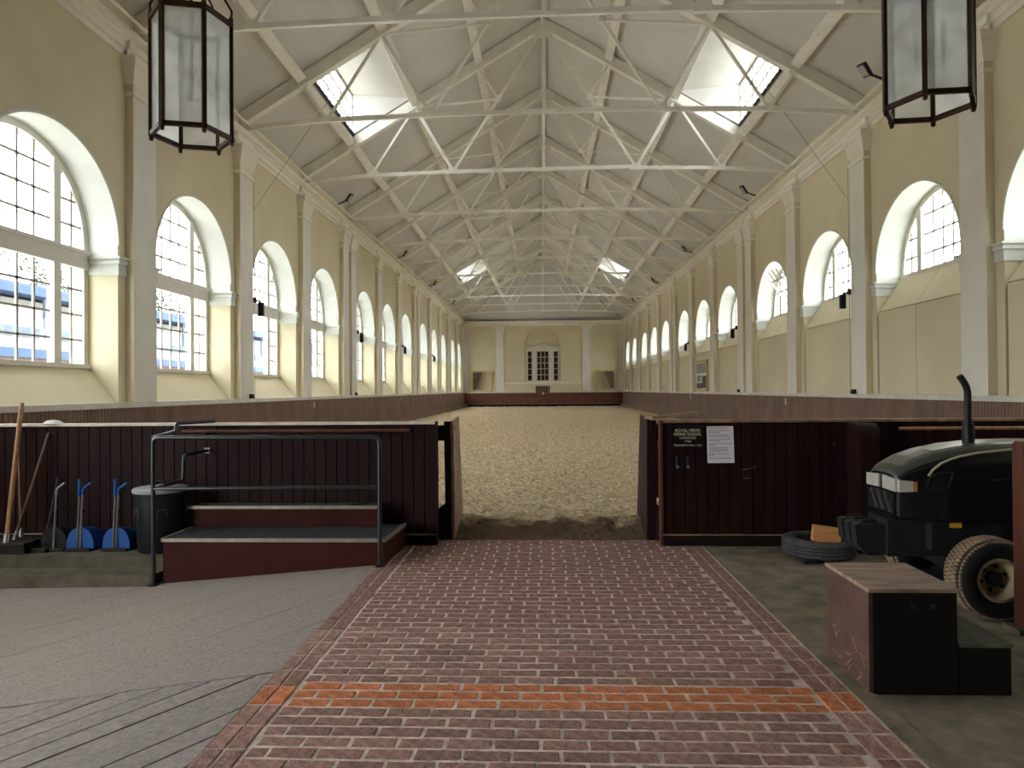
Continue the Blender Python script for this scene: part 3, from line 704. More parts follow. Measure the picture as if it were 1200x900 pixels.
def marker(x, y, z, sg, label):
    t = thing('arena_marker', label, 'marker', (x, y, z - .08), 'white arena markers on the kick walls')
    mb = MB(); mb.box(min(x, x - sg * .02), max(x, x - sg * .02), y - .05, y + .05, z - .09, z + .09); mb.build('plate', 'ledge_white', t)
    mb = MB(); xx = x - sg * .022; 
    for dz in (-.035, 0, .035): mb.box(xx - .002, xx + .002, y - .022, y + .022, z + dz - .006, z + dz + .006)
    mb.build('letter', 'sign_black', t)
for (x, y, sg, s_) in ((-6.97, 20.6, -1, 'brooms'), (7.24, 20.6, 1, 'tractor'), (-6.97, 33.6, -1, 'brooms'), (7.24, 33.6, 1, 'tractor'), (-6.97, 47, -1, 'brooms'), (7.24, 47, 1, 'tractor')):
    marker(x, y, 1.24, sg, f'small white letter plate on the {s_}-side kick wall, {"first" if y < 25 else "second" if y < 40 else "third"} from the partition')

# ------------------------------------------------------------------ floors of the entrance
def ramp_z(x):
    d = PX0 - x
    if d <= 0: return 0.0
    return -.088 * min(d, 2.15) - .018 * max(0, d - 2.15)
mb = MB(); xr = [PX0, -2.1, -2.7, -3.3, -3.72, -4.5, -5.4, -6.3, XL - WT]
GA, GB = V(-3.093, 3.766), V(-1.643, 3.961)        # where the smoother grooved slab begins
def gedge(x): return GA.y + (GB.y - GA.y) * (x - GA.x) / (GB.x - GA.x)
for a, b in zip(xr, xr[1:]):
    mb.quad((b, gedge(b), ramp_z(b)), (a, gedge(a), ramp_z(a)), (a, 7.4, ramp_z(a)), (b, 7.4, ramp_z(b)))
    mb.quad((b, YB, ramp_z(b) - .03), (a, YB, ramp_z(a) - .03), (a, gedge(a) + .05, ramp_z(a) - .03), (b, gedge(b) + .05, ramp_z(b) - .03))
fl = struct(mb.build('floor', 'concrete_ramp'), 'rough grey concrete ramp falling away from the brick path', 'floor')
# grooved slab: each strip between two grooves is its own piece
gd = V(.63, .776).normalized(); gn = V(gd.y, -gd.x)
region = [(-7.0, -1.5), (PX0 - .01, -1.5), (PX0 - .01, gedge(PX0) - .004), (-3.9, gedge(-3.9) - .004), (-7.0, gedge(-7.0) - .004)]
c0 = min(V(*p).dot(gn) for p in region); c1 = max(V(*p).dot(gn) for p in region); k = c0; rnd = random.Random(3)
while k < c1:
    wd = .175
    q = [gd * -12 + gn * (k + .006), gd * 12 + gn * (k + .006), gd * 12 + gn * (k + wd - .006), gd * -12 + gn * (k + wd - .006)]
    P = clip_convex([(p.x, p.y) for p in q][::-1], region)
    if len(P) < 3: P = clip_convex([(p.x, p.y) for p in q], region)
    if len(P) >= 3:
        # cut again along x so that the strip follows the bent ramp
        mb = MB(); zz = rnd.uniform(-.003, .003)
        for a, b in zip(xr, xr[1:]):
            P2 = clip_convex(P, [(b, -20), (a, -20), (a, 20), (b, 20)])
            if len(P2) >= 3: mb.prism(P2, lambda x, y: (x, y, ramp_z(x) - .03), lambda x, y: (x, y, ramp_z(x) - .002 + zz))
        if mb.v: fixnormals(mb.build('floor_strip', 'concrete_strip', fl))
    k += wd
# grooves scored in the rough part are shallow raised bands, one object each
k = c0 - 1.5
reg2 = [(-6.9, gedge(-6.9) + .004), (PX0 - .01, gedge(PX0) + .004), (PX0 - .01, 6.33), (-6.9, 6.33)]
while k < c1 + 1:
    wd = .52
    q = [gd * -14 + gn * (k + .003), gd * 14 + gn * (k + .003), gd * 14 + gn * (k + wd - .003), gd * -14 + gn * (k + wd - .003)]
    P = clip_convex([(p.x, p.y) for p in q], reg2)
    if len(P) < 3: P = clip_convex([(p.x, p.y) for p in q][::-1], reg2)
    if len(P) >= 3:
        mb = MB()
        for a, b in zip(xr, xr[1:]):
            P2 = clip_convex(P, [(b, -20), (a, -20), (a, 20), (b, 20)])
            if len(P2) >= 3: mb.prism(P2, lambda x, y: (x, y, ramp_z(x) - .005), lambda x, y: (x, y, ramp_z(x) + .001))
        if mb.v: fixnormals(mb.build('floor_band', 'concrete_ramp', fl))
    k += wd
mb = MB(); mb.box(PX1 + .12, XR + WT, YB, 7.42, -.3, 0.0); struct(mb.build('floor_right', 'concrete_right'), 'stained grey concrete floor under the tractor', 'floor')
mb = MB(); mb.box(PX1, PX1 + .12, YB, 7.3, -.3, .004); struct(mb.build('trim_1', 'concrete_right'), 'narrow concrete kerb strip beside the brick path', 'kerb')
mb = MB(); mb.box(XL, -3.72, 6.62, 7.4, -.4, .03); mb.box(XL, -3.72, 6.34, 6.62, -.4, -.09)
struct(fixnormals(mb.build('platform', 'step_stone')), 'low stepped stone platform under the brooms and dustpans', 'platform')

# brick path
BL, BW = .2225, .1
mb = MB(); mb.box(PX0, PX1, YB, 7.6, -.3, .001); path = struct(mb.build('brick_path', 'mortar'), 'brick path leading to the arena with an orange band across it', 'path')
def brick_verts(lx, ly, rnd):
    j = lambda s_: rnd.uniform(-s_, s_)
    h = .0055; c = .003
    bt = [(j(.003), j(.003), -.01), (lx + j(.003), j(.003), -.01), (lx + j(.003), ly + j(.003), -.01), (j(.003), ly + j(.003), -.01)]
    md = [(x + j(.001), y + j(.001), h - c + j(.002)) for x, y, z in bt]
    tp = [(x + (c if x < lx / 2 else -c), y + (c if y < ly / 2 else -c), h + j(.0015)) for x, y, z in bt]
    return bt + md + tp
BF = [(8, 9, 10, 11)] + [(a + o_, (a + 1) % 4 + o_, (a + 1) % 4 + o_ + 4, a + o_ + 4) for o_ in (0, 4) for a in range(4)]
rb = random.Random(5)
def bmesh_var(lx, ly, mat, n):
    res = []
    for _ in range(n):
        me = bpy.data.meshes.new('brick'); me.from_pydata(brick_verts(lx, ly, rb), [], BF); me.materials.append(MATS[mat]); res.append(me)
    return res
BMS = {m_: bmesh_var(BL - .019, BW - .023, m_, 10) for m_ in ('brick_purple', 'brick_orange')}
BMV = {m_: bmesh_var(BW - .015, BL - .017, m_, 6) for m_ in ('brick_purple', 'brick_orange')}
singles = []
far = MB(); FX0, FX1 = PX0 + .205, PX1 - .205
row = 0; y = 1.33
def is_or(yy): return 3.52 < yy + .05 < 3.84
def put_far(lx, ly, x, yy):
    far.add([(a + x, b + yy, c) for a, b, c in brick_verts(lx, ly, rb)], BF)
def put_one(me, x, yy):
    o = link('brick', me, path, (x, yy, rb.uniform(-.002, .002))); o.rotation_euler = (0, 0, rb.uniform(-.008, .008))
while y < 7.44:
    off = -(BL * (.5 if row % 2 else 0)) + rb.uniform(-.02, .02)
    x = FX0 + off
    near = 2.86 <= y < 4.72
    while x < FX1 - .02:
        a, b = max(x, FX0), min(x + BL, FX1)
        if b - a > .07:
            mt = 'brick_orange' if is_or(y) else 'brick_purple'
            if near and b - a > BL - .01: put_one(rb.choice(BMS[mt]), a + .009, y + .01)
            elif near:
                me = bpy.data.meshes.new('brick'); me.from_pydata(brick_verts(b - a - .019, BW - .023, rb), [], BF); me.materials.append(MATS[mt]); put_one(me, a + .009, y + .01)
            else: put_far(b - a - .019, BW - .023, a + .009, y + .01)
        x += BL
    y += BW; row += 1
for xb in (PX0 + .004, PX0 + .104, PX1 - .204, PX1 - .104):
    y = 1.33
    while y < 7.4:
        mt = 'brick_orange' if is_or(y + .06) else 'brick_purple'
        if 2.9 <= y < 4.6: put_one(rb.choice(BMV[mt]), xb, y)
        else: put_far(BW - .012, BL - .014, xb, y)
        y += BL
o = far.build('distant_brick', 'brick_purple', path); o['kind'] = 'stuff'

# ------------------------------------------------------------------ boarded partitions
def partition(x0, x1, label, cap, gx=None):
    mb = MB(); mb.box(x0, x1, PART_Y + .03, PART_Y + .09, 0.0, 1.29)
    root = struct(mb.build('partition', 'partition_dark'), label, 'partition')
    n = round((x1 - x0) / .118); wd = (x1 - x0) / n
    for i in range(n):
        a, b = x0 + i * wd + .001, x0 + (i + 1) * wd - .001
        mb = MB(); z0, z1 = .11, 1.29; c = .004
        mb.add([(a, PART_Y + .03, z0), (b, PART_Y + .03, z0), (b, PART_Y + .03, z1), (a, PART_Y + .03, z1), (a + c, PART_Y, z0), (b - c, PART_Y, z0), (b - c, PART_Y, z1), (a + c, PART_Y, z1)],
               [(4, 5, 6, 7), (0, 4, 7, 3), (1, 2, 6, 5), (0, 1, 5, 4), (3, 7, 6, 2)])
        mb.build('board', 'partition_wood', root)
    mb = MB(); mb.box(x0, x1, PART_Y - .02, PART_Y + .11, 1.29, 1.318); mb.build('cap_rail', cap, root)
    mb = MB(); mb.box(x0 - .004, x1 + .004, PART_Y - .03, PART_Y + .03, -.0, .112); mb.build('skirting', 'partition_dark', root)
    mb = MB(); mb.box(x0 - .004, x1 + .004, PART_Y - .036, PART_Y, .112, .122); mb.build('skirting_bead', 'partition_cap', root)
    return root
pl = partition(XL, -1.14, 'dark brown boarded partition behind the brooms and steps', 'partition_cap_white')
pr = partition(1.26, XR, 'dark brown boarded partition with the school sign behind the tractor', 'partition_cap')
mb = MB(); mb.box(-1.14, -1.125, PART_Y - .03, PART_Y + .1, 0, 1.318); mb.build('end_strip', 'partition_wood', pl)
mb = MB(); mb.box(1.235, 1.26, PART_Y - .03, PART_Y + .1, 0, 1.318); mb.build('end_strip', 'post_wood', pr)

for x0, z0_, x1, z1_ in ((2.08, .79, 2.22, .82), (2.10, .70, 2.16, .71), (2.21, .815, 2.23, .83), (3.02, 1.06, 3.05, 1.065)):
    mb = MB(); mb.bar((x0, PART_Y - .0006, z0_), (x1, PART_Y - .0006, z1_), .001, .005); mb.build('scratch', 'partition_cap', pr)
for x_, y_, nm in ((-7.0, 16.2, 'brooms-side ledge by the first heater pilaster'), (7.24, 16.2, 'tractor-side ledge by the first heater pilaster'), (-7.0, 25.5, 'brooms-side ledge by the second heater pilaster'), (7.24, 25.5, 'tractor-side ledge by the second heater pilaster')):
    mb = MB(); mb.cbox(x_ - .03, x_ + .03, y_ - .06, y_ + .06, ZLEDGE, ZLEDGE + .11, .01); mb.cbox(x_ - .02, x_ + .02, y_ + .08, y_ + .13, ZLEDGE, ZLEDGE + .07, .008)
    tag(mb.build('junction_box', 'black_plastic'), f'small dark junction box on the {nm}', 'junction box', 'junction boxes on the ledges')

# gate ends: the closing frame of the sloping inner kick boards at each side of the opening
def gate_end(e, xin, xout, label):
    """e = -1: steps side, +1: tractor side. xin = face to the opening, xout = partition end"""
    t = thing('gate_post', label, 'gate post', ((xin + xout) / 2, 7.8, 0), 'boarded gate ends at the arena opening')
    a, b = sorted((xin, xin + e * .085))
    prof = [(7.50, 0.0), (8.32, 0.0), (7.95, 1.345), (7.42, 1.315)]
    mb = MB(); mb.prism(prof, lambda y, z: (xin, y, z), lambda y, z: (xin + e * .03, y, z)); fixnormals(mb.build('end_plank', 'partition_cap' if e < 0 else 'partition_wood', t))
    mb = MB(); mb.prism([(7.40, 1.31), (7.50, 1.31), (7.58, 0.0), (7.49, 0.0)], lambda y, z: (xin + e * .03, y, z), lambda y, z: (xin + e * .10, y, z)); fixnormals(mb.build('upright', 'partition_dark', t))
    mb = MB(); y0, y1 = sorted((xin + e * .10, xout)); mb.box(y0, y1, 7.42, 7.55, 1.10, 1.265); mb.build('top_brace', 'partition_dark', t)
    mb = MB(); mb.prism([(xin + e * .1, 0.02), (xin + e * .1, .41), (xout + e * .02, .34), (xout + e * .02, .02)], lambda x, z: (x, 7.42, z), lambda x, z: (x, 7.6, z)); fixnormals(mb.build('foot_block', 'partition_dark', t))
    return t
gate_end(-1, -.97, -1.14, 'pale plank gate end with dark upright beside the steps')
t = gate_end(1, 1.13, 1.26, 'dark plank gate end beside the sign partition')
for i in range(3):
    mb = MB(); mb.box(1.235 + i * .06, 1.29 + i * .06, 7.9, 7.93, .4, 1.25); mb.build('inner_board', 'kick_wood', t)
mb = MB(); mb.bar((1.15, 7.45, 1.335), (1.78, 7.95, 1.365), .12, .03); mb.build('top_plank', 'partition_cap', t)
for (y_, z_) in ((7.5, 1.23), (7.56, 1.25), (7.5, 1.03), (7.58, 1.06)):
    mb = MB(); mb.lathe([(0, .006), (.012, .004), (.012, 0)], 8, (-.97, y_, z_), 'x'); o = mb.build('bolt', 'black_metal', [x for x in bpy.data.objects if x.name == 'gate_post'][0])

# slim wooden bars fixed on the partitions
def pole_bar(x0, x1, y, z, mat, label):
    t = thing('wooden_bar', label, 'wooden bar', ((x0 + x1) / 2, y, z))
    mb = MB(); mb.tube([(x0, y, z), (x1, y, z)], .018, 10); mb.build('bar', mat, t, smooth=True)
    mb = MB()
    for f in (.1, .5, .9): mb.bar((x0 + (x1 - x0) * f, y, z - .01), (x0 + (x1 - x0) * f, PART_Y, z - .04), .03, .02)
    mb.build('fixing', 'black_metal', t)
pole_bar(-3.85, -1.40, 7.15, 1.232, 'post_wood', 'slim reddish wooden bar on the partition above the steps')
pole_bar(3.65, 6.9, 7.15, 1.222, 'broom_wood', 'slim pale wooden bar on the partition behind the tractor')
# rounded fin post on the right partition
t = thing('fin_post', 'dark boxed post with a rounded top on the partition by the tractor', 'post', (3.24, 7.1, 0))
arc = [(6.92 + .14 - .14 * math.cos(math.pi / 2 * k / 8), 1.12 + .155 * math.sin(math.pi / 2 * k / 8)) for k in range(9)]
prof = [(PART_Y - .04, 0)] + [(6.92, 0)] + arc + [(PART_Y - .04, 1.275)]
mb = MB(); mb.prism(prof, lambda y, z: (3.15, y, z), lambda y, z: (3.34, y, z)); fixnormals(mb.build('body', 'partition_wood', t))
mb = MB(); mb.box(3.13, 3.36, 6.905, PART_Y - .04, .0, .11); mb.build('plinth', 'partition_dark', t)
mb = MB()
for k in range(8):
    (y0, z0), (y1, z1) = arc[k], arc[k + 1]; mb.quad((3.14, y0 - .006, z0 + .008), (3.35, y0 - .006, z0 + .008), (3.35, y1 - .006, z1 + .008), (3.14, y1 - .006, z1 + .008))
mb.quad((3.14, arc[-1][0], 1.283), (3.35, arc[-1][0], 1.283), (3.35, PART_Y - .03, 1.283), (3.14, PART_Y - .03, 1.283)); mb.build('cap', 'partition_wood', t, smooth=True)

# sign, notice, hooks
def text(body, size, loc, mat, parent, name='lettering', width=None):
    c = bpy.data.curves.new(name, 'FONT'); c.body = body; c.size = size; c.align_x = 'CENTER'; c.align_y = 'CENTER'; c.extrude = .0008
    tmp = bpy.data.objects.new(name, c); COL.objects.link(tmp); bpy.context.view_layer.update()
    me = bpy.data.meshes.new_from_object(tmp.evaluated_get(bpy.context.evaluated_depsgraph_get())); bpy.data.objects.remove(tmp); me.materials.clear(); me.materials.append(MATS[mat])
    L = parent_world(parent); o = link(name, me, parent, Vector(loc) - L); o.rotation_euler = (math.pi / 2, 0, 0)
    xsz = max(v.co.x for v in me.vertices) - min(v.co.x for v in me.vertices)
    if width: o.scale.x = width / xsz
    return o
t = thing('school_sign', 'black sign with white lettering on the partition', 'sign', (1.52, PART_Y, 1.02))
mb = MB(); mb.box(1.355, 1.69, PART_Y - .018, PART_Y - .002, 1.02, 1.255); mb.build('panel', 'sign_black', t)
for s_, sz, zz, wd in (('ROYAL MEWS', .044, 1.208, .255), ('RIDING SCHOOL', .044, 1.168, .285), ('COMPLETED', .03, 1.129, .17), ('1764', .03, 1.094, .065), ('MEASURING 54m x 20m', .028, 1.053, .29)):
    text(s_, sz, (1.5225, PART_Y - .0195, zz), 'sign_letters', t, width=wd)
t = thing('paper_notice', 'white printed paper notice pinned beside the black sign', 'notice', (1.86, PART_Y, .87))
mb = MB(); mb.quad((1.722, PART_Y - .008, 1.25), (1.998, PART_Y - .006, 1.252), (2.006, PART_Y - .012, .867), (1.728, PART_Y - .010, .865)); mb.quad((1.722, PART_Y - .004, 1.25), (1.998, PART_Y - .002, 1.252), (2.006, PART_Y - .008, .867), (1.728, PART_Y - .006, .865)); mb.build('sheet', 'paper', t)
rt = random.Random(8); zl = 1.232; mb = MB()
for para in ((.8,), (.9, .45), (.85, .8), (.9, .45), (.9, .25), (.8, .85, .7), (.9, .15), (.85,)):
    for wl in para:
        xx = 1.745
        while xx < 1.745 + .235 * wl:
            d = rt.uniform(.012, .03); mb.box(xx, xx + d, PART_Y - .0145, PART_Y - .0135, zl - .003, zl + .003); xx += d + .005
        zl -= .0175
    zl -= .010
mb.build('print_lines', 'ink', t)
for x_, nm in ((1.41, 'nearer the gate'), (1.52, 'nearer the paper notice')):
    t = thing('coat_hook', f'small blue metal hook under the black sign, {nm}', 'hook', (x_, PART_Y, .8), 'hooks under the sign')
    mb = MB(); mb.box(x_ - .012, x_ + .012, PART_Y - .012, PART_Y, .815, .935); mb.build('plate', 'hook_blue', t)
    mb = MB(); mb.tube([(x_, PART_Y - .01, .84), (x_, PART_Y - .03, .815), (x_ + .005, PART_Y - .05, .82), (x_ + .01, PART_Y - .055, .84)], .007, 8); mb.build('prong', 'steel', t, smooth=True)

# ------------------------------------------------------------------ steps and handrail
t = thing('mounting_steps', 'two dark red wooden steps with rubber treads by the handrail', 'steps', (-2.55, 6.8, 0))
mb = MB(); sx0, sx1 = -3.65, -1.50
pts = [(sx0, 6.42), (sx1, 6.42), (sx1 + .04, 7.18), (sx0, 7.18)]
b0 = [(x, y, (ramp_z(x) if y < 6.6 else -.0) - .01) for x, y in pts]; mb.add(b0 + [(x, y, .225) for x, y in pts], [(0, 1, 5, 4), (1, 2, 6, 5), (2, 3, 7, 6), (3, 0, 4, 7), (4, 5, 6, 7)]); mb.build('lower_step', 'step_wood', t)
mb = MB(); mb.prism([(x, y) for x, y in pts], lambda x, y: (x, y, .225), lambda x, y: (x, y, .246)); tr = mb.build('lower_tread', 'step_rubber', t)
mb = MB(); mb.box(sx0 - .012, sx1 + .012, 6.405, 6.445, .218, .25); mb.bar((sx1 + .008, 6.42, .238), (sx1 + .045, 7.18, .238), .03, .03); mb.bar((sx0 - .004, 6.42, .238), (sx0 - .004, 7.18, .238), .03, .03); mb.build('nosing', 'step_nosing', tr)
mb = MB(); mb.box(-3.68, -1.70, 6.98, 7.2, .246, .445); mb.build('upper_step', 'step_wood', t)
mb = MB(); mb.box(-3.68, -1.70, 6.98, 7.2, .445, .463); tr = mb.build('upper_tread', 'step_rubber', t)
mb = MB(); mb.box(-3.70, -1.68, 6.962, 6.998, .436, .468); mb.build('nosing', 'step_nosing', tr)
mb = MB(); mb.tube([(-1.93 + .1 * math.cos(a), 7.08 + .05 * math.sin(a), .478) for a in [2 * math.pi * k / 16 for k in range(17)]], .012, 8); tag(mb.build('lead_loop', 'black_plastic', smooth=True), 'small dark oval ring lying on the upper step', 'ring')

def bend(p, a, b, r=.05, n=5):
    """rounded corner at a between p and b"""
    p, a, b = Vector(p), Vector(a), Vector(b); u = (p - a).normalized(); v = (b - a).normalized(); s_, e_ = a + u * r, a + v * r
    return [((1 - k / n) ** 2) * s_ + 2 * (k / n) * (1 - k / n) * a + ((k / n) ** 2) * e_ for k in range(n + 1)]
def path_pts(P, r=.05):
    out = [Vector(P[0])]
    for a, b, c in zip(P, P[1:], P[2:]): out += bend(a, b, c, r)
    return out + [Vector(P[-1])]
t = thing('handrail', 'black tubular handrail in front of the red steps', 'handrail', (-2.6, 6.37, 0))
hy = 6.36; hx0, hx1 = -3.71, -1.53; z0 = ramp_z(hx0)
mb = MB(); mb.tube(path_pts([(hx0, hy, z0), (hx0, hy, 1.222), (hx1, hy, 1.215), (hx1, hy, 0)], .06), .021, 10); mb.build('hoop', 'rail_paint', t, smooth=True)
mb = MB(); mb.tube([(hx0, hy, .735), (hx1, hy, .745)], .018, 10); mb.build('middle_rail', 'rail_paint', t, smooth=True)
mb = MB(); mb.tube(path_pts([(hx0, hy, 1.222), (-3.74, 6.82, 1.25), (-3.74, 6.84, 1.335), (-3.52, 7.2, 1.34)], .035), .02, 10); mb.build('top_return', 'rail_paint', t, smooth=True)
mb = MB(); mb.tube(path_pts([(hx0, hy, .735), (-3.70, 6.88, .74), (-3.70, 6.9, 1.0), (-3.62, PART_Y, 1.02)], .04), .017, 10); mb.box(-3.65, -3.59, PART_Y - .015, PART_Y, .99, 1.05); mb.build('middle_return', 'rail_paint', t, smooth=True)
for x in (hx0, hx1):
    mb = MB(); mb.lathe([(.05, 0), (.05, .008), (.03, .015), (.021, .02)], 14, (x, hy, ramp_z(x) + .004 if x < -2 else .004)); mb.build('foot_plate', 'rail_paint', t)

# ------------------------------------------------------------------ bin, dustpans, brooms
t = thing('dustbin', 'dark round bin with a pale grey lid beside the steps', 'bin', (-3.945, 6.9, .03))
mb = MB(); mb.lathe([(0, .0), (.205, 0), (.215, .02), (.235, .5), (.242, .58), (.255, .585), (.255, .61), (.235, .615)], 28, (-3.945, 6.9, .03)); mb.build('body', 'bin_plastic', t, smooth=True)
mb = MB(); mb.lathe([(.262, .605), (.265, .635), (.25, .645), (.1, .668), (0, .672)], 28, (-3.945, 6.9, .03)); ld = mb.build('lid', 'bin_lid', t, smooth=True)
mb = MB(); mb.tube([(-3.985, 6.9, .70), (-3.985, 6.9, .735), (-3.905, 6.9, .735), (-3.905, 6.9, .70)], .016, 8); mb.build('lid_knob', 'black_plastic', ld, smooth=True)
for a in (-2.2, -1.0):
    c_ = V(-3.945 + .235 * math.cos(a), 6.9 + .235 * math.sin(a), .44); tn = V(-math.sin(a), math.cos(a), 0)
    mb = MB(); mb.tube([c_ - tn * .05 - V(0, 0, .05), c_ - tn * .03 + V(0, 0, .03), c_ + tn * .03 + V(0, 0, .03), c_ + tn * .05 - V(0, 0, .05)], .007, 6); mb.build('side_handle', 'tyre_grey', t, smooth=True)

def dustpan(x, y, mat, hmat, label, brush=True):
    t = thing('lobby_dustpan', label, 'dustpan', (x, y, .03), 'long-handled dustpans on the platform')
    mb = MB(); n = 12    # hooded scoop: half-dome open to the front left
    prof = []
    rings = 7
    for i in range(rings + 1):
        f = i / rings; yy = y - .13 + .30 * f; hw = .145 * (1 - .55 * f ** 2.2); hh = .235 * (1 - .5 * f ** 2.0)
        prof.append([(x + .0 + .15 * f * .6 + hw * math.cos(math.pi * k / n), yy, .035 + hh * math.sin(math.pi * k / n) ** .7) for k in range(n + 1)])
    for i in range(rings):
        for k in range(n): mb.quad(prof[i][k], prof[i][k + 1], prof[i + 1][k + 1], prof[i + 1][k])
    mb.poly(prof[rings]); mb.poly(prof[0]); mb.quad(prof[0][0], prof[0][n], prof[rings][n], prof[rings][0])
    mb.build('scoop', mat, t, smooth=True)
    mb = MB(); mb.tube([(x + .01, y - .145, .06), (x + .01, y - .1, .63)], .011, 8); mb.build('pan_handle', 'steel', t, smooth=True)
    mb = MB(); mb.tube(path_pts([(x + .01, y - .1, .60), (x + .012, y - .1, .66), (x + .1, y - .1, .72)], .03), .014, 8); mb.build('pan_grip', hmat, t, smooth=True)
    if brush:
        mb = MB(); mb.tube([(x - .02, y - .15, .06), (x - .02, y - .11, .6)], .009, 8); mb.build('brush_handle', 'steel', t, smooth=True)
        mb = MB(); mb.tube([(x - .02, y - .11, .58), (x - .02, y - .1, .76)], .016, 8); mb.build('brush_grip', hmat, t, smooth=True)
    mb = MB(); mb.cbox(x - .12, x + .14, y - .19, y - .14, .03, .06, .01); mb.build('brush_head', 'bristle', t)
    mb = MB(); mb.box(x - .03, x + .03, y - .12, y - .1, .42, .445); mb.build('clip', 'black_plastic', t)
dustpan(-4.77, 6.98, 'blue_plastic', 'blue_plastic', 'blue hooded dustpan with steel handles, beside the black dustpan')
dustpan(-4.39, 6.98, 'blue_plastic', 'blue_plastic', 'blue hooded dustpan with steel handles, beside the dark bin')
dustpan(-5.05, 6.98, 'black_plastic', 'steel', 'black hooded dustpan with a bent steel handle', False)
t = thing('dustpan_brush', 'thin grey brush handle leaning beside the black dustpan', 'brush', (-5.1, 6.9, .03))
mb = MB(); mb.tube([(-5.13, 6.80, .05), (-5.27, 7.22, .74)], .008, 8); mb.build('handle', 'tyre_grey', t, smooth=True)
mb = MB(); mb.cbox(-5.21, -5.06, 6.74, 6.79, .03, .07, .01); mb.build('brush_head', 'bristle', t)

def broom(foot, top, r, mat, label, head):
    t = thing('broom', label, 'broom', (foot[0], foot[1], .03), 'brooms leaning on the partition')
    d = (Vector(top) - Vector(foot)).normalized()
    mb = MB(); mb.tube([foot, Vector(foot).lerp(Vector(top), .5), top], r, 10, r2=r * .92); mb.build('handle', mat, t, smooth=True)
    x, y = foot[0], foot[1]
    mb = MB(); mb.cbox(x + head[0], x + head[1], y - .05, y + .05, .09, .14, .012); h = mb.build('broom_head', 'bristle', t)
    mb = MB()
    n = 26
    for i in range(n):
        xx = x + head[0] + .01 + (head[1] - head[0] - .02) * i / (n - 1)
        for yy in (-.035, -.012, .012, .035): mb.add([(xx - .008, y + yy - .008, .095), (xx + .008, y + yy - .008, .095), (xx, y + yy + .008, .095), (xx - .01, y + yy * 1.25 - .01, .032), (xx + .01, y + yy * 1.25 - .01, .032), (xx, y + yy * 1.25 + .01, .032)], [(0, 1, 4, 3), (1, 2, 5, 4), (2, 0, 3, 5)])
    o = mb.build('bristles', 'bristle', h); o['kind'] = 'stuff'
    mb = MB(); mb.tube([Vector(foot) - d * .01, Vector(foot) + d * .1], r * 1.35, 10); mb.build('socket', 'steel', t, smooth=True)
broom((-5.45, 6.72, .12), (-5.69, 7.235, 1.545), .026, 'broom_wood', 'pale thick-handled broom leaning on the partition', (-.30, .22))
broom((-5.50, 6.98, .13), (-5.73, 7.235, 1.385), .016, 'broom_wood_dark', 'brown broom leaning upright behind the pale thick-handled broom', (-.22, .26))
broom((-5.47, 6.85, .13), (-5.385, 7.235, 1.215), .016, 'broom_wood_dark', 'dark-handled broom with steel socket, leaning sideways towards the dustpans', (-.24, .24))
mb = MB(); mb.lathe([(.001, .045), (.05, .035), (.075, .012), (.085, 0)], 14, (-5.37, PART_Y + .03, 1.318)); mb.v = [(x + .25 * (x + 5.37), y, z) for x, y, z in mb.v]; tag(mb.build('white_rag', 'paper', smooth=True), 'small crumpled white rag on top of the partition above the brooms', 'rag')

# ------------------------------------------------------------------ mounting block
t = thing('mounting_block', 'scuffed dark wooden two-step mounting block on the concrete', 'mounting block', (2.1, 4.0, 0))
yb0, yb1 = 3.76, 4.31
mb = MB(); mb.box(1.75, 2.215, yb0 + .012, yb1, 0, .545); mb.build('upper_box', 'block_wood', t)
mb = MB(); mb.box(1.765, 2.205, yb0 - .004, yb0 + .012, .0, .545); mb.build('front_panel', 'block_dark', t)
for i in range(3):
    y0 = yb0 - .006 + i * (yb1 - yb0 + .012) / 3; mb = MB(); mb.cbox(1.742, 2.225, y0 + .001, y0 + (yb1 - yb0 + .012) / 3 - .001, .545, .566, .004); mb.build('top_board', 'block_top', t)
mb = MB(); mb.box(2.215, 2.485, yb0, yb1, 0, .255); mb.build('lower_box', 'block_dark', t)
mb = MB(); mb.cbox(2.215, 2.495, yb0 - .006, yb1, .255, .275, .004); mb.build('lower_tread', 'block_tread', t)
for x in (1.98, 2.08):
    mb = MB(); mb.lathe([(0, -.008), (.014, -.006), (.016, 0)], 10, (x, yb0 - .004, .47), 'y'); mb.build('screw', 'cast_iron', t)
rs = random.Random(4); 
for i in range(14):
    y0 = rs.uniform(yb0 + .02, yb1 - .1); z0_ = rs.uniform(.02, .26); L = rs.uniform(.03, .1); an = rs.uniform(-1.2, 1.2)
    mb = MB(); mb.bar((1.7492, y0, z0_), (1.7492, y0 + L * math.cos(an), max(.01, z0_ + L * math.sin(an))), .0015, .004, up=(0, -math.sin(an), math.cos(an))); mb.build('scratch', 'partition_cap', t)

# ------------------------------------------------------------------ tyre, timber, tractor
def torus_tyre(mb, c, R, w_, h, axis, n=40, m=0):
    """tyre section with flat tread: R outer radius, w_ half width, h section height"""
    ri = R - h
    prof = [(ri, -w_ * .75), (ri + h * .2, -w_ * .95), (ri + h * .6, -w_), (R - h * .14, -w_ * .92), (R, -w_ * .7), (R, w_ * .7), (R - h * .14, w_ * .92), (ri + h * .6, w_), (ri + h * .2, w_ * .95), (ri, w_ * .75)]
    mb.lathe(prof + [prof[0]], n, c, axis, m); return mb
t = thing('old_tyre', 'flat grey car tyre lying on the concrete by the partition', 'tyre', (2.69, 6.82, 0))
mb = MB(); torus_tyre(mb, (2.69, 6.82, .105), .335, .085, .13, 'z', 40); mb.build('tread', 'tyre_grey', t, smooth=True)
mb = MB()
for dz in (-.03, 0.0, .03): mb.lathe([(.3355, dz - .004), (.339, dz), (.3355, dz + .004)], 40, (2.69, 6.82, .105))
mb.build('tread_rib', 'rubber', t, smooth=True)
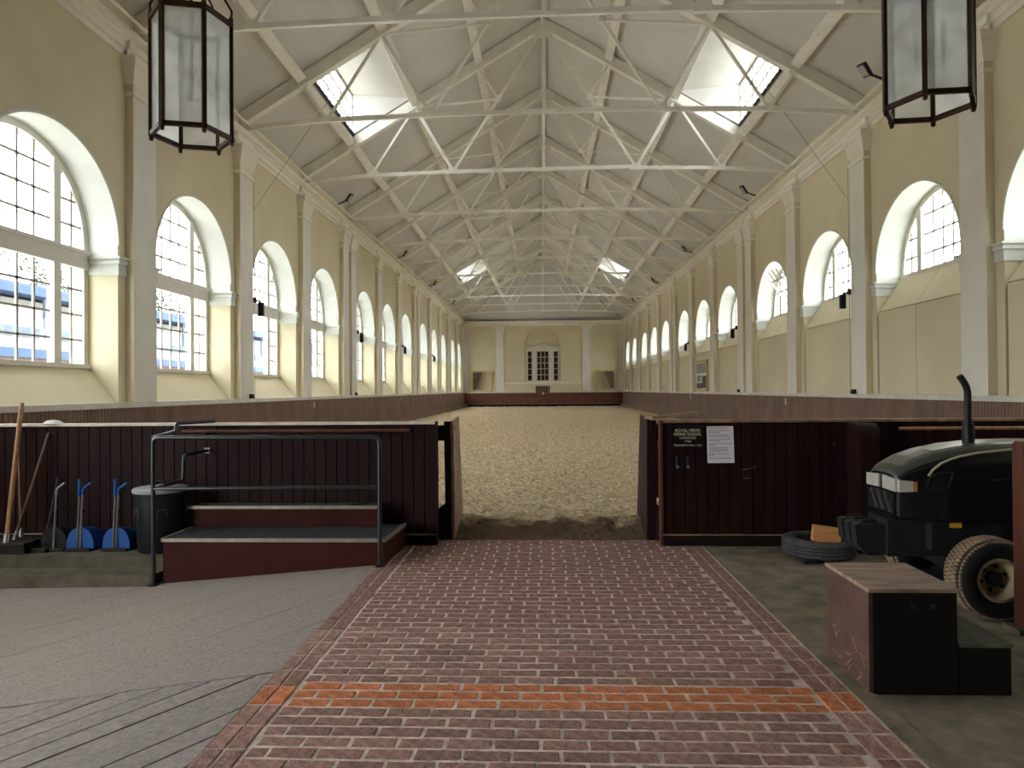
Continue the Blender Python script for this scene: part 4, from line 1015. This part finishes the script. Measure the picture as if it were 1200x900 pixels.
mb = MB(); mb.lathe([(.21, .055), (.2, .04), (0, .035)], 32, (2.69, 6.82, 0.02)); mb.build('inner_dirt', 'rubber_dusty', t)
mb = MB(); mb.bar((2.43, 6.52, .02), (2.62, 6.56, .02), .06, .04); tag(mb.build('metal_bar', 'cast_iron'), 'short dark metal bar under the edge of the tyre', 'metal bar')
mb = MB(); mb.bar((2.575, 6.66, .262), (2.815, 6.62, .235), .10, .145); mb.v = [(x, y, z) for x, y, z in mb.v]; tag(mb.build('timber_offcut', 'timber_fresh'), 'fresh orange timber offcut resting on the tyre', 'timber block')

TY = 5.48      # tractor centre line (lies along x, nose towards the gate)
t = thing('compact_tractor', 'black compact tractor with rounded bonnet and dusty turf tyres', 'tractor', (3.6, TY, 0))
# bonnet lofted from cross-sections along x
def section(x, zt, zb, hw, n=14):
    P = []
    for k in range(n + 1):
        a = math.pi * k / n
        cx = math.copysign(abs(math.cos(a)) ** .45, math.cos(a)); sz = max(0, math.sin(a)) ** .6
        P.append((x, TY - hw * cx, zb + (zt - zb) * (.55 + .45 * sz)))
    P.append((x, TY + hw, zb)); P.insert(0, (x, TY - hw, zb)); return P
prof = [(2.66, .985, .685, .215), (2.672, 1.005, .67, .235), (2.72, 1.05, .66, .25), (2.83, 1.112, .655, .265), (2.98, 1.165, .65, .275), (3.15, 1.20, .65, .28), (3.4, 1.228, .65, .285), (3.7, 1.235, .65, .29), (4.15, 1.23, .65, .295)]
secs = [section(*p) for p in prof]; mb = MB(); ns = len(secs[0])
for a, b in zip(secs, secs[1:]):
    for k in range(ns - 1):
        dusty = 1 if 4 <= k <= ns - 6 else 0
        mb.quad(a[k], a[k + 1], b[k + 1], b[k], dusty)
    mb.quad(a[-1], a[0], b[0], b[-1], 0)
mb.poly(secs[0], 0); mb.poly(secs[-1][::-1], 0)
hood = fixnormals(mb.build('bonnet', ['tractor_paint', 'tractor_hood'], t, smooth=True))
def on_hood(x, z, off=.006):
    """point on the near flank of the bonnet at length x and height z"""
    for p, q in zip(prof, prof[1:]):
        if p[0] <= x <= q[0]: break
    f = (x - p[0]) / (q[0] - p[0]); zt, zb_, hw = [p[i] + (q[i] - p[i]) * f for i in (1, 2, 3)]
    g_ = min(1, max(0, ((z - zb_) / (zt - zb_) - .55) / .45)); sn = min(1, g_ ** (1 / .6)); cs = math.sqrt(1 - sn * sn) ** .45
    return (x, TY - hw * cs - off, z)
mb = MB(); mb.tube([on_hood(*p) for p in ((2.865, .985), (2.9, 1.03), (2.96, 1.075), (3.03, 1.105), (3.1, 1.127), (3.25, 1.155), (3.45, 1.175), (3.8, 1.185))], .009, 6); mb.build('side_stripe', 'tractor_stripe', hood, smooth=True)
mb = MB(); mb.tube([on_hood(*p, .002) for p in ((2.85, .90), (2.87, .96), (2.93, 1.005), (3.04, 1.01), (3.03, .97), (2.99, .885), (2.87, .875), (2.85, .90))], .005, 6); mb.build('side_vent_rim', 'cast_iron', hood, smooth=True)
for i in range(4):
    mb = MB(); mb.bar((3.32 + i * .07, TY - .297, .95 + i * .012), (3.37 + i * .07, TY - .297, .957 + i * .012), .01, .014); mb.build('side_slot', 'cast_iron', hood)
# headlamps and grille on the nose
for e in (-1, 1):
    y0, y1 = TY + e * .03, TY + e * .225
    c = [(y0, .865), (y1, .86), (y1, .955), (y0, .968)]
    mb = MB(); mb.prism(c, lambda y, z: (2.645, y, z), lambda y, z: (2.69, y, z))
    q = [(2.66, .862), (2.745, .868), (2.745, .946), (2.66, .952)]
    mb.prism(q, lambda x, z: (x, TY + e * .262 + e * .035 * (x - 2.66) / .13, z), lambda x, z: (x, TY + e * .20, z))
    hl = fixnormals(mb.build('headlamp', 'lens_clear', t))
    mb = MB(); mb.prism([(2.745, .869), (2.775, .872), (2.775, .942), (2.745, .945)], lambda x, z: (x, TY + e * .29, z), lambda x, z: (x, TY + e * .22, z)); fixnormals(mb.build('indicator', 'lens_amber', hl))
mb = MB()
mb.bar((2.655, TY - .2, .765), (2.655, TY + .2, .765), .02, .15); gr = mb.build('grille', 'black_metal', t)
for i in range(7):
    mb = MB(); y0 = TY - .2 + i * .052; mb.bar((2.643, y0, .70), (2.643, y0 + .09, .84), .008, .012, up=(1, 0, 0)); mb.build('grille_bar', 'steel' if i % 2 else 'cast_iron', gr)
mb = MB(); mb.bar((2.66, TY - .22, .668), (2.66, TY + .22, .668), .05, .035); mb.box(2.66, 4.1, TY - .292, TY + .292, .640, .66); mb.build('bonnet_lip', 'tractor_paint', t)
mb = MB(); mb.box(3.0, 3.085, TY - .3, TY - .293, .605, .64); mb.build('warning_label', 'yellow_label', t)
# chassis, engine, axle
mb = MB(); mb.box(2.62, 4.3, TY - .16, TY + .16, .36, .64); mb.box(2.9, 3.9, TY - .24, TY + .24, .42, .64); mb.build('chassis', 'cast_iron', t)
mb = MB(); mb.bar((3.2, TY - .42, .275), (3.2, TY + .42, .275), .1, .1); mb.bar((3.2, TY, .27), (3.2, TY, .45), .14, .14); mb.build('front_axle', 'cast_iron', t)
mb = MB(); mb.tube([(3.29, TY - .05, 1.2), (3.29, TY - .05, 1.36)], .042, 12); mb.tube([(3.29, TY - .05, 1.33), (3.29, TY - .05, 1.40)], .042, 12, r2=.026); mb.tube(path_pts([(3.29, TY - .05, 1.38), (3.29, TY - .05, 1.64), (3.23, TY - .05, 1.73)], .06), .025, 12); mb.build('exhaust', 'black_metal', t, smooth=True)
mb = MB(); mb.bar((2.5, TY, .46), (2.66, TY, .46), .2, .06); mb.build('weight_bracket', 'cast_iron', t)
for i in range(3):
    y0 = TY - .12 + i * .12; mb = MB()
    mb.prism([(2.42, .60), (2.62, .59), (2.64, .42), (2.60, .36), (2.49, .36), (2.41, .44), (2.395, .585)], lambda x, z: (x, y0, z), lambda x, z: (x, y0 + .09, z)); w8 = fixnormals(mb.build('front_weight', 'cast_iron', t))
    mb = MB(); mb.tube([(2.45, y0 + .042, .59), (2.47, y0 + .042, .618), (2.56, y0 + .042, .614), (2.58, y0 + .042, .588)], .012, 6); mb.build('grip', 'cast_iron', w8)
def wheel(c, R, hw, rr, out):
    """axle along y; out = -1: face towards the camera side"""
    w_ = thing_part = link('wheel', None, t); w_.location = Vector(c) - Vector(t.location)
    mb = MB(); torus_tyre(mb, c, R, hw, R - rr, 'y', 48)
    ty_ = mb.build('tyre', 'rubber', w_, smooth=True)
    mb = MB(); n = 60
    for k in range(n):                       # turf lugs
        a = 2 * math.pi * k / n; rows = (-.8, -.42, -.02, .38, .78)
        for j, f in enumerate(rows):
            aa = a + (math.pi / n if j % 2 else 0); cc = Vector(c) + Vector((math.cos(aa) * (R + .004), f * hw * .86, math.sin(aa) * (R + .004)))
            tg = Vector((-math.sin(aa), 0, math.cos(aa)))
            rr_ = R + .004 if abs(f) < .7 else R - .008
            cc = Vector(c) + Vector((math.cos(aa) * rr_, f * hw * .86, math.sin(aa) * rr_))
            mb.bar(cc - tg * .0105, cc + tg * .0105, hw * .33, .014, up=(math.cos(aa), 0, math.sin(aa)))
    o = mb.build('tread_lug', 'rubber_dusty', w_); o['kind'] = 'stuff'
    s_ = out; q = hw
    mb = MB(); mb.lathe([(rr + .006, s_ * q * .80), (rr - .012, s_ * q * .83), (rr - .03, s_ * q * .6), (rr - .045, s_ * q * .15), (rr * .5, s_ * q * .05), (rr * .42, s_ * q * .12), (0, s_ * q * .12)], 32, c, 'y'); mb.build('rim', 'rim_cream', w_, smooth=True)
    mb = MB(); mb.lathe([(rr * .36, s_ * q * .10), (rr * .34, s_ * q * .45), (rr * .2, s_ * q * .55), (0, s_ * q * .55)], 20, c, 'y'); mb.build('hub', 'cast_iron', w_, smooth=True)
    for k in range(6):
        a = 2 * math.pi * k / 6 + .3; cc = Vector(c) + Vector((math.cos(a) * rr * .58, 0, math.sin(a) * rr * .58))
        mb = MB(); mb.lathe([(0, s_ * (q * .05 + .02)), (.014, s_ * (q * .05 + .018)), (.014, s_ * q * .03)], 8, cc, 'y'); mb.build('wheel_nut', 'cast_iron', w_)
    return w_
wheel((3.2, TY - .44, .282), .278, .115, .15, -1); wheel((3.2, TY + .44, .282), .278, .115, .15, 1)
wheel((4.75, TY - .52, .42), .41, .16, .21, -1); wheel((4.75, TY + .52, .42), .41, .16, .21, 1)
mb = MB(); mb.box(4.2, 5.2, TY - .3, TY + .3, .4, .7); mb.build('rear_body', 'tractor_paint', t)
for e in (-1, 1):
    mb = MB(); mb.lathe([(.46, -.16), (.46, .16)], 16, (4.75, TY + e * .52, .42), 'y', a0=.3, a1=2.9); mb.build('mudguard', 'tractor_paint', t)
mb = MB(); mb.cbox(4.55, 4.95, TY - .22, TY + .22, .72, .82, .03); mb.bar((4.95, TY, .8), (5.02, TY, 1.2), .42, .08, up=(1, 0, 0)); mb.build('seat', 'black_plastic', t)
mb = MB(); mb.tube([(4.2 , TY, .7), (4.32, TY, 1.12)], .025, 8); mb.tube([V(4.33, TY, 1.14) + V(.05 * -math.cos(a) , .19 * math.sin(a), .12 * math.cos(a)) for a in [2 * math.pi * k / 20 for k in range(21)]], .014, 8); mb.build('steering_wheel', 'black_plastic', t, smooth=True)
mb = MB(); mb.tube([(5.1, TY - .35, .7), (5.1, TY - .35, 2.0), (5.1, TY + .35, 2.0), (5.1, TY + .35, .7)], .03, 8); mb.build('roll_bar', 'tractor_paint', t, smooth=True)

# brown post closing the picture on the right: end of a low boarded stall
t = thing('stall_partition', 'red-brown boarded stall end with an upright post beside the tractor wheel', 'partition', (3.5, 4.7, 0))
mb = MB(); prof = [(0, 0), (.11, 0), (.11, 1.24), (.09, 1.275), (.02, 1.275), (0, 1.255)]
mb.prism(prof, lambda a, z: (3.19 + a, 4.68, z), lambda a, z: (3.19 + a, 4.79, z)); fixnormals(mb.build('post', 'post_wood', t))
for i in range(14):
    mb = MB(); mb.box(3.272 + i * .12, 3.388 + i * .12, 4.71, 4.75, .02, 1.22); mb.build('board', 'post_wood', t)
mb = MB(); mb.box(3.13, 3.28, 4.65, 4.82, 0, .035); mb.build('foot', 'step_stone', t)

# ------------------------------------------------------------------ lanterns
def lantern(cx, cyy, zb, rot, label):
    zt = zb + .80; R = .26
    t = thing('hexagonal_lantern', label, 'lantern', (cx, cyy, zb), 'hexagonal hanging lanterns')
    P = [(cx + R * math.cos(rot + k * math.pi / 3), cyy + R * math.sin(rot + k * math.pi / 3)) for k in range(6)]
    mb = MB()
    for k in range(6):
        a, b = P[k], P[(k + 1) % 6]
        mb.bar((*a, zb), (*b, zb), .026, .03); mb.bar((*a, zt), (*b, zt), .035, .035); mb.bar((*a, zb - .02), (*a, zt + .03), .028, .028, up=(a[0] - cx, a[1] - cyy, 0))
        mb.lathe([(0, -.05), (.012, -.045), (.016, -.03), (.01, -.015)], 8, (*a, zb)); mb.lathe([(.012, 0), (.018, .02), (.01, .04), (0, .045)], 8, (*a, zt + .02))
    mb.build('frame', 'lantern_metal', t)
    for k in range(6):
        a, b = P[k], P[(k + 1) % 6]; mp = MB(); mp.quad((*a, zb), (*b, zb), (*b, zt), (*a, zt)); mp.build('glass_pane', 'frosted_glass', t)
    for k in range(6):
        a = P[k]; mb = MB(); mb.tube([V(a[0], a[1], zt), V(a[0] + (a[0] - cx) * .02, a[1] + (a[1] - cyy) * .02, zt + .1), V(cx + (a[0] - cx) * .75, cyy + (a[1] - cyy) * .75, zt + .22), V(cx + (a[0] - cx) * .3, cyy + (a[1] - cyy) * .3, zt + .33), V(cx, cyy, zt + .48)], .009, 6); mb.build('crown_rod', 'lantern_metal', t, smooth=True)
    mb = MB(); mb.tube([(cx, cyy, zt + .46), (cx, cyy, 6.6)], .012, 8); mb.lathe([(0, -.05), (.05, -.04), (.07, 0)], 12, (cx, cyy, 6.6)); mb.build('hanging_rod', 'lantern_metal', t)
    # cluster of candle lamps inside
    mb = MB(); mb.tube([(cx, cyy, zt + .4), (cx, cyy, zb + .25)], .01, 6)
    for k in range(3):
        a = rot + k * 2.09; x, y = cx + .09 * math.cos(a), cyy + .09 * math.sin(a); mb.tube([(cx, cyy, zb + .26), (x, y, zb + .26), (x, y, zb + .33)], .008, 6)
    inner = mb.build('candle_arm', 'lantern_metal', t)
    for k in range(3):
        a = rot + k * 2.09; x, y = cx + .09 * math.cos(a), cyy + .09 * math.sin(a); mb = MB(); mb.tube([(x, y, zb + .33), (x, y, zb + .45)], .016, 8); mb.tube([(x, y, zb + .45), (x, y, zb + .5), (x, y, zb + .54)], .018, 8, r2=.004); mb.build('candle_bulb', 'paper', inner)
lantern(-2.417, 4.632, 3.43, math.radians(-105.7), 'bronze hexagonal lantern with frosted panes hanging above the steps side')
lantern(2.449, 4.388, 3.41, math.radians(-123.7), 'bronze hexagonal lantern with frosted panes hanging above the tractor side')

# ------------------------------------------------------------------ yard seen through the left windows
t = thing('yard_building', 'low white and blue building with a canopy across the yard', 'building', (-23, 30, -.5))
def yp(nm, mt, *b): q = MB(); q.box(*b); return q.build(nm, mt, t)
yp('wall', 'yard_brick', -24, -22.2, 4, 75, -.5, 3.2); yp('fascia', 'yard_blue', -24, -22.1, 4, 75, 3.2, 3.6); yp('upper_wall', 'yard_white', -24, -22.2, 4, 75, 3.6, 4.1)
yp('gutter_band', 'yard_grey', -24, -22.05, 4, 75, 4.1, 4.5); yp('clerestory', 'yard_white', -26, -23.4, 4, 75, 4.5, 5.9)
yp('canopy_edge', 'yard_blue', -26, -22.4, 4, 75, 6.0, 6.35); yp('roof', 'yard_grey', -30, -22.6, 4, 75, 6.35, 6.5)
for y_ in range(6, 75, 4): yp('canopy_post', 'yard_grey', -22.6, -22.5, y_, y_ + .1, 4.5, 6.0)
for y_ in range(8, 74, 5): yp('blue_door', 'yard_blue', -22.2, -22.12, y_, y_ + 2.2, -.5, 2.75)
def tree(x, y, h, r, n, label, seed):
    t = thing('tree', label, 'tree', (x, y, -.5), 'trees beyond the yard building'); rt = random.Random(seed)
    mb = MB(); mb.tube([(x, y, -.5), (x + .2, y, h * .35), (x, y + .3, h * .7)], .35, 10, r2=.12); mb.build('trunk', 'bark', t, smooth=True)
    mb = MB(); tips = []
    for i in range(34):
        z0 = h * rt.uniform(.3, .68); a = rt.uniform(0, 6.28); L = r * rt.uniform(.5, 1.0); p0 = V(x, y, z0); p2 = V(x + L * math.cos(a), y + L * math.sin(a), z0 + h * rt.uniform(.1, .32)); p1 = p0.lerp(p2, .5) + V(0, 0, .5)
        mb.tube([p0, p1, p2], .09, 5, r2=.02); tips += [p1, p2, p1.lerp(p2, .5)]
        for j in range(4):
            q = p1.lerp(p2, rt.random()); q2 = q + V(rt.uniform(-1.4, 1.4), rt.uniform(-1.4, 1.4), rt.uniform(-.2, 1.6)); mb.tube([q, q2], .025, 4, r2=.008); tips.append(q2)
    mb.build('branch', 'bark', t)
    mb = MB()
    for i in range(n):
        c = rt.choice(tips) + V(rt.gauss(0, .45), rt.gauss(0, .45), rt.gauss(0, .4)); s_ = rt.uniform(.06, .13); a = V(rt.uniform(-1, 1), rt.uniform(-1, 1), rt.uniform(-1, 1)).normalized() * s_; b = a.cross(V(rt.uniform(-1, 1), rt.uniform(-1, 1), rt.uniform(-1, 1))).normalized() * s_ * .7
        mb.quad(c - a, c - b, c + a, c + b)
    o = mb.build('foliage', 'leaf', t); o['kind'] = 'stuff'
for i, (x, y, h, r, n) in enumerate(((-36, 28, 13, 4.5, 5000), (-38, 39, 15, 5, 6000), (-36, 50, 13, 4.5, 5000), (-38, 63, 14, 5, 4000), (-37, 16, 12, 4, 3000))):
    tree(x, y, h, r, n, f'sparse spring tree behind the building across the yard, {ORD[(1, 2, 3, 4, 0)[i]]} from the entrance', 20 + i)
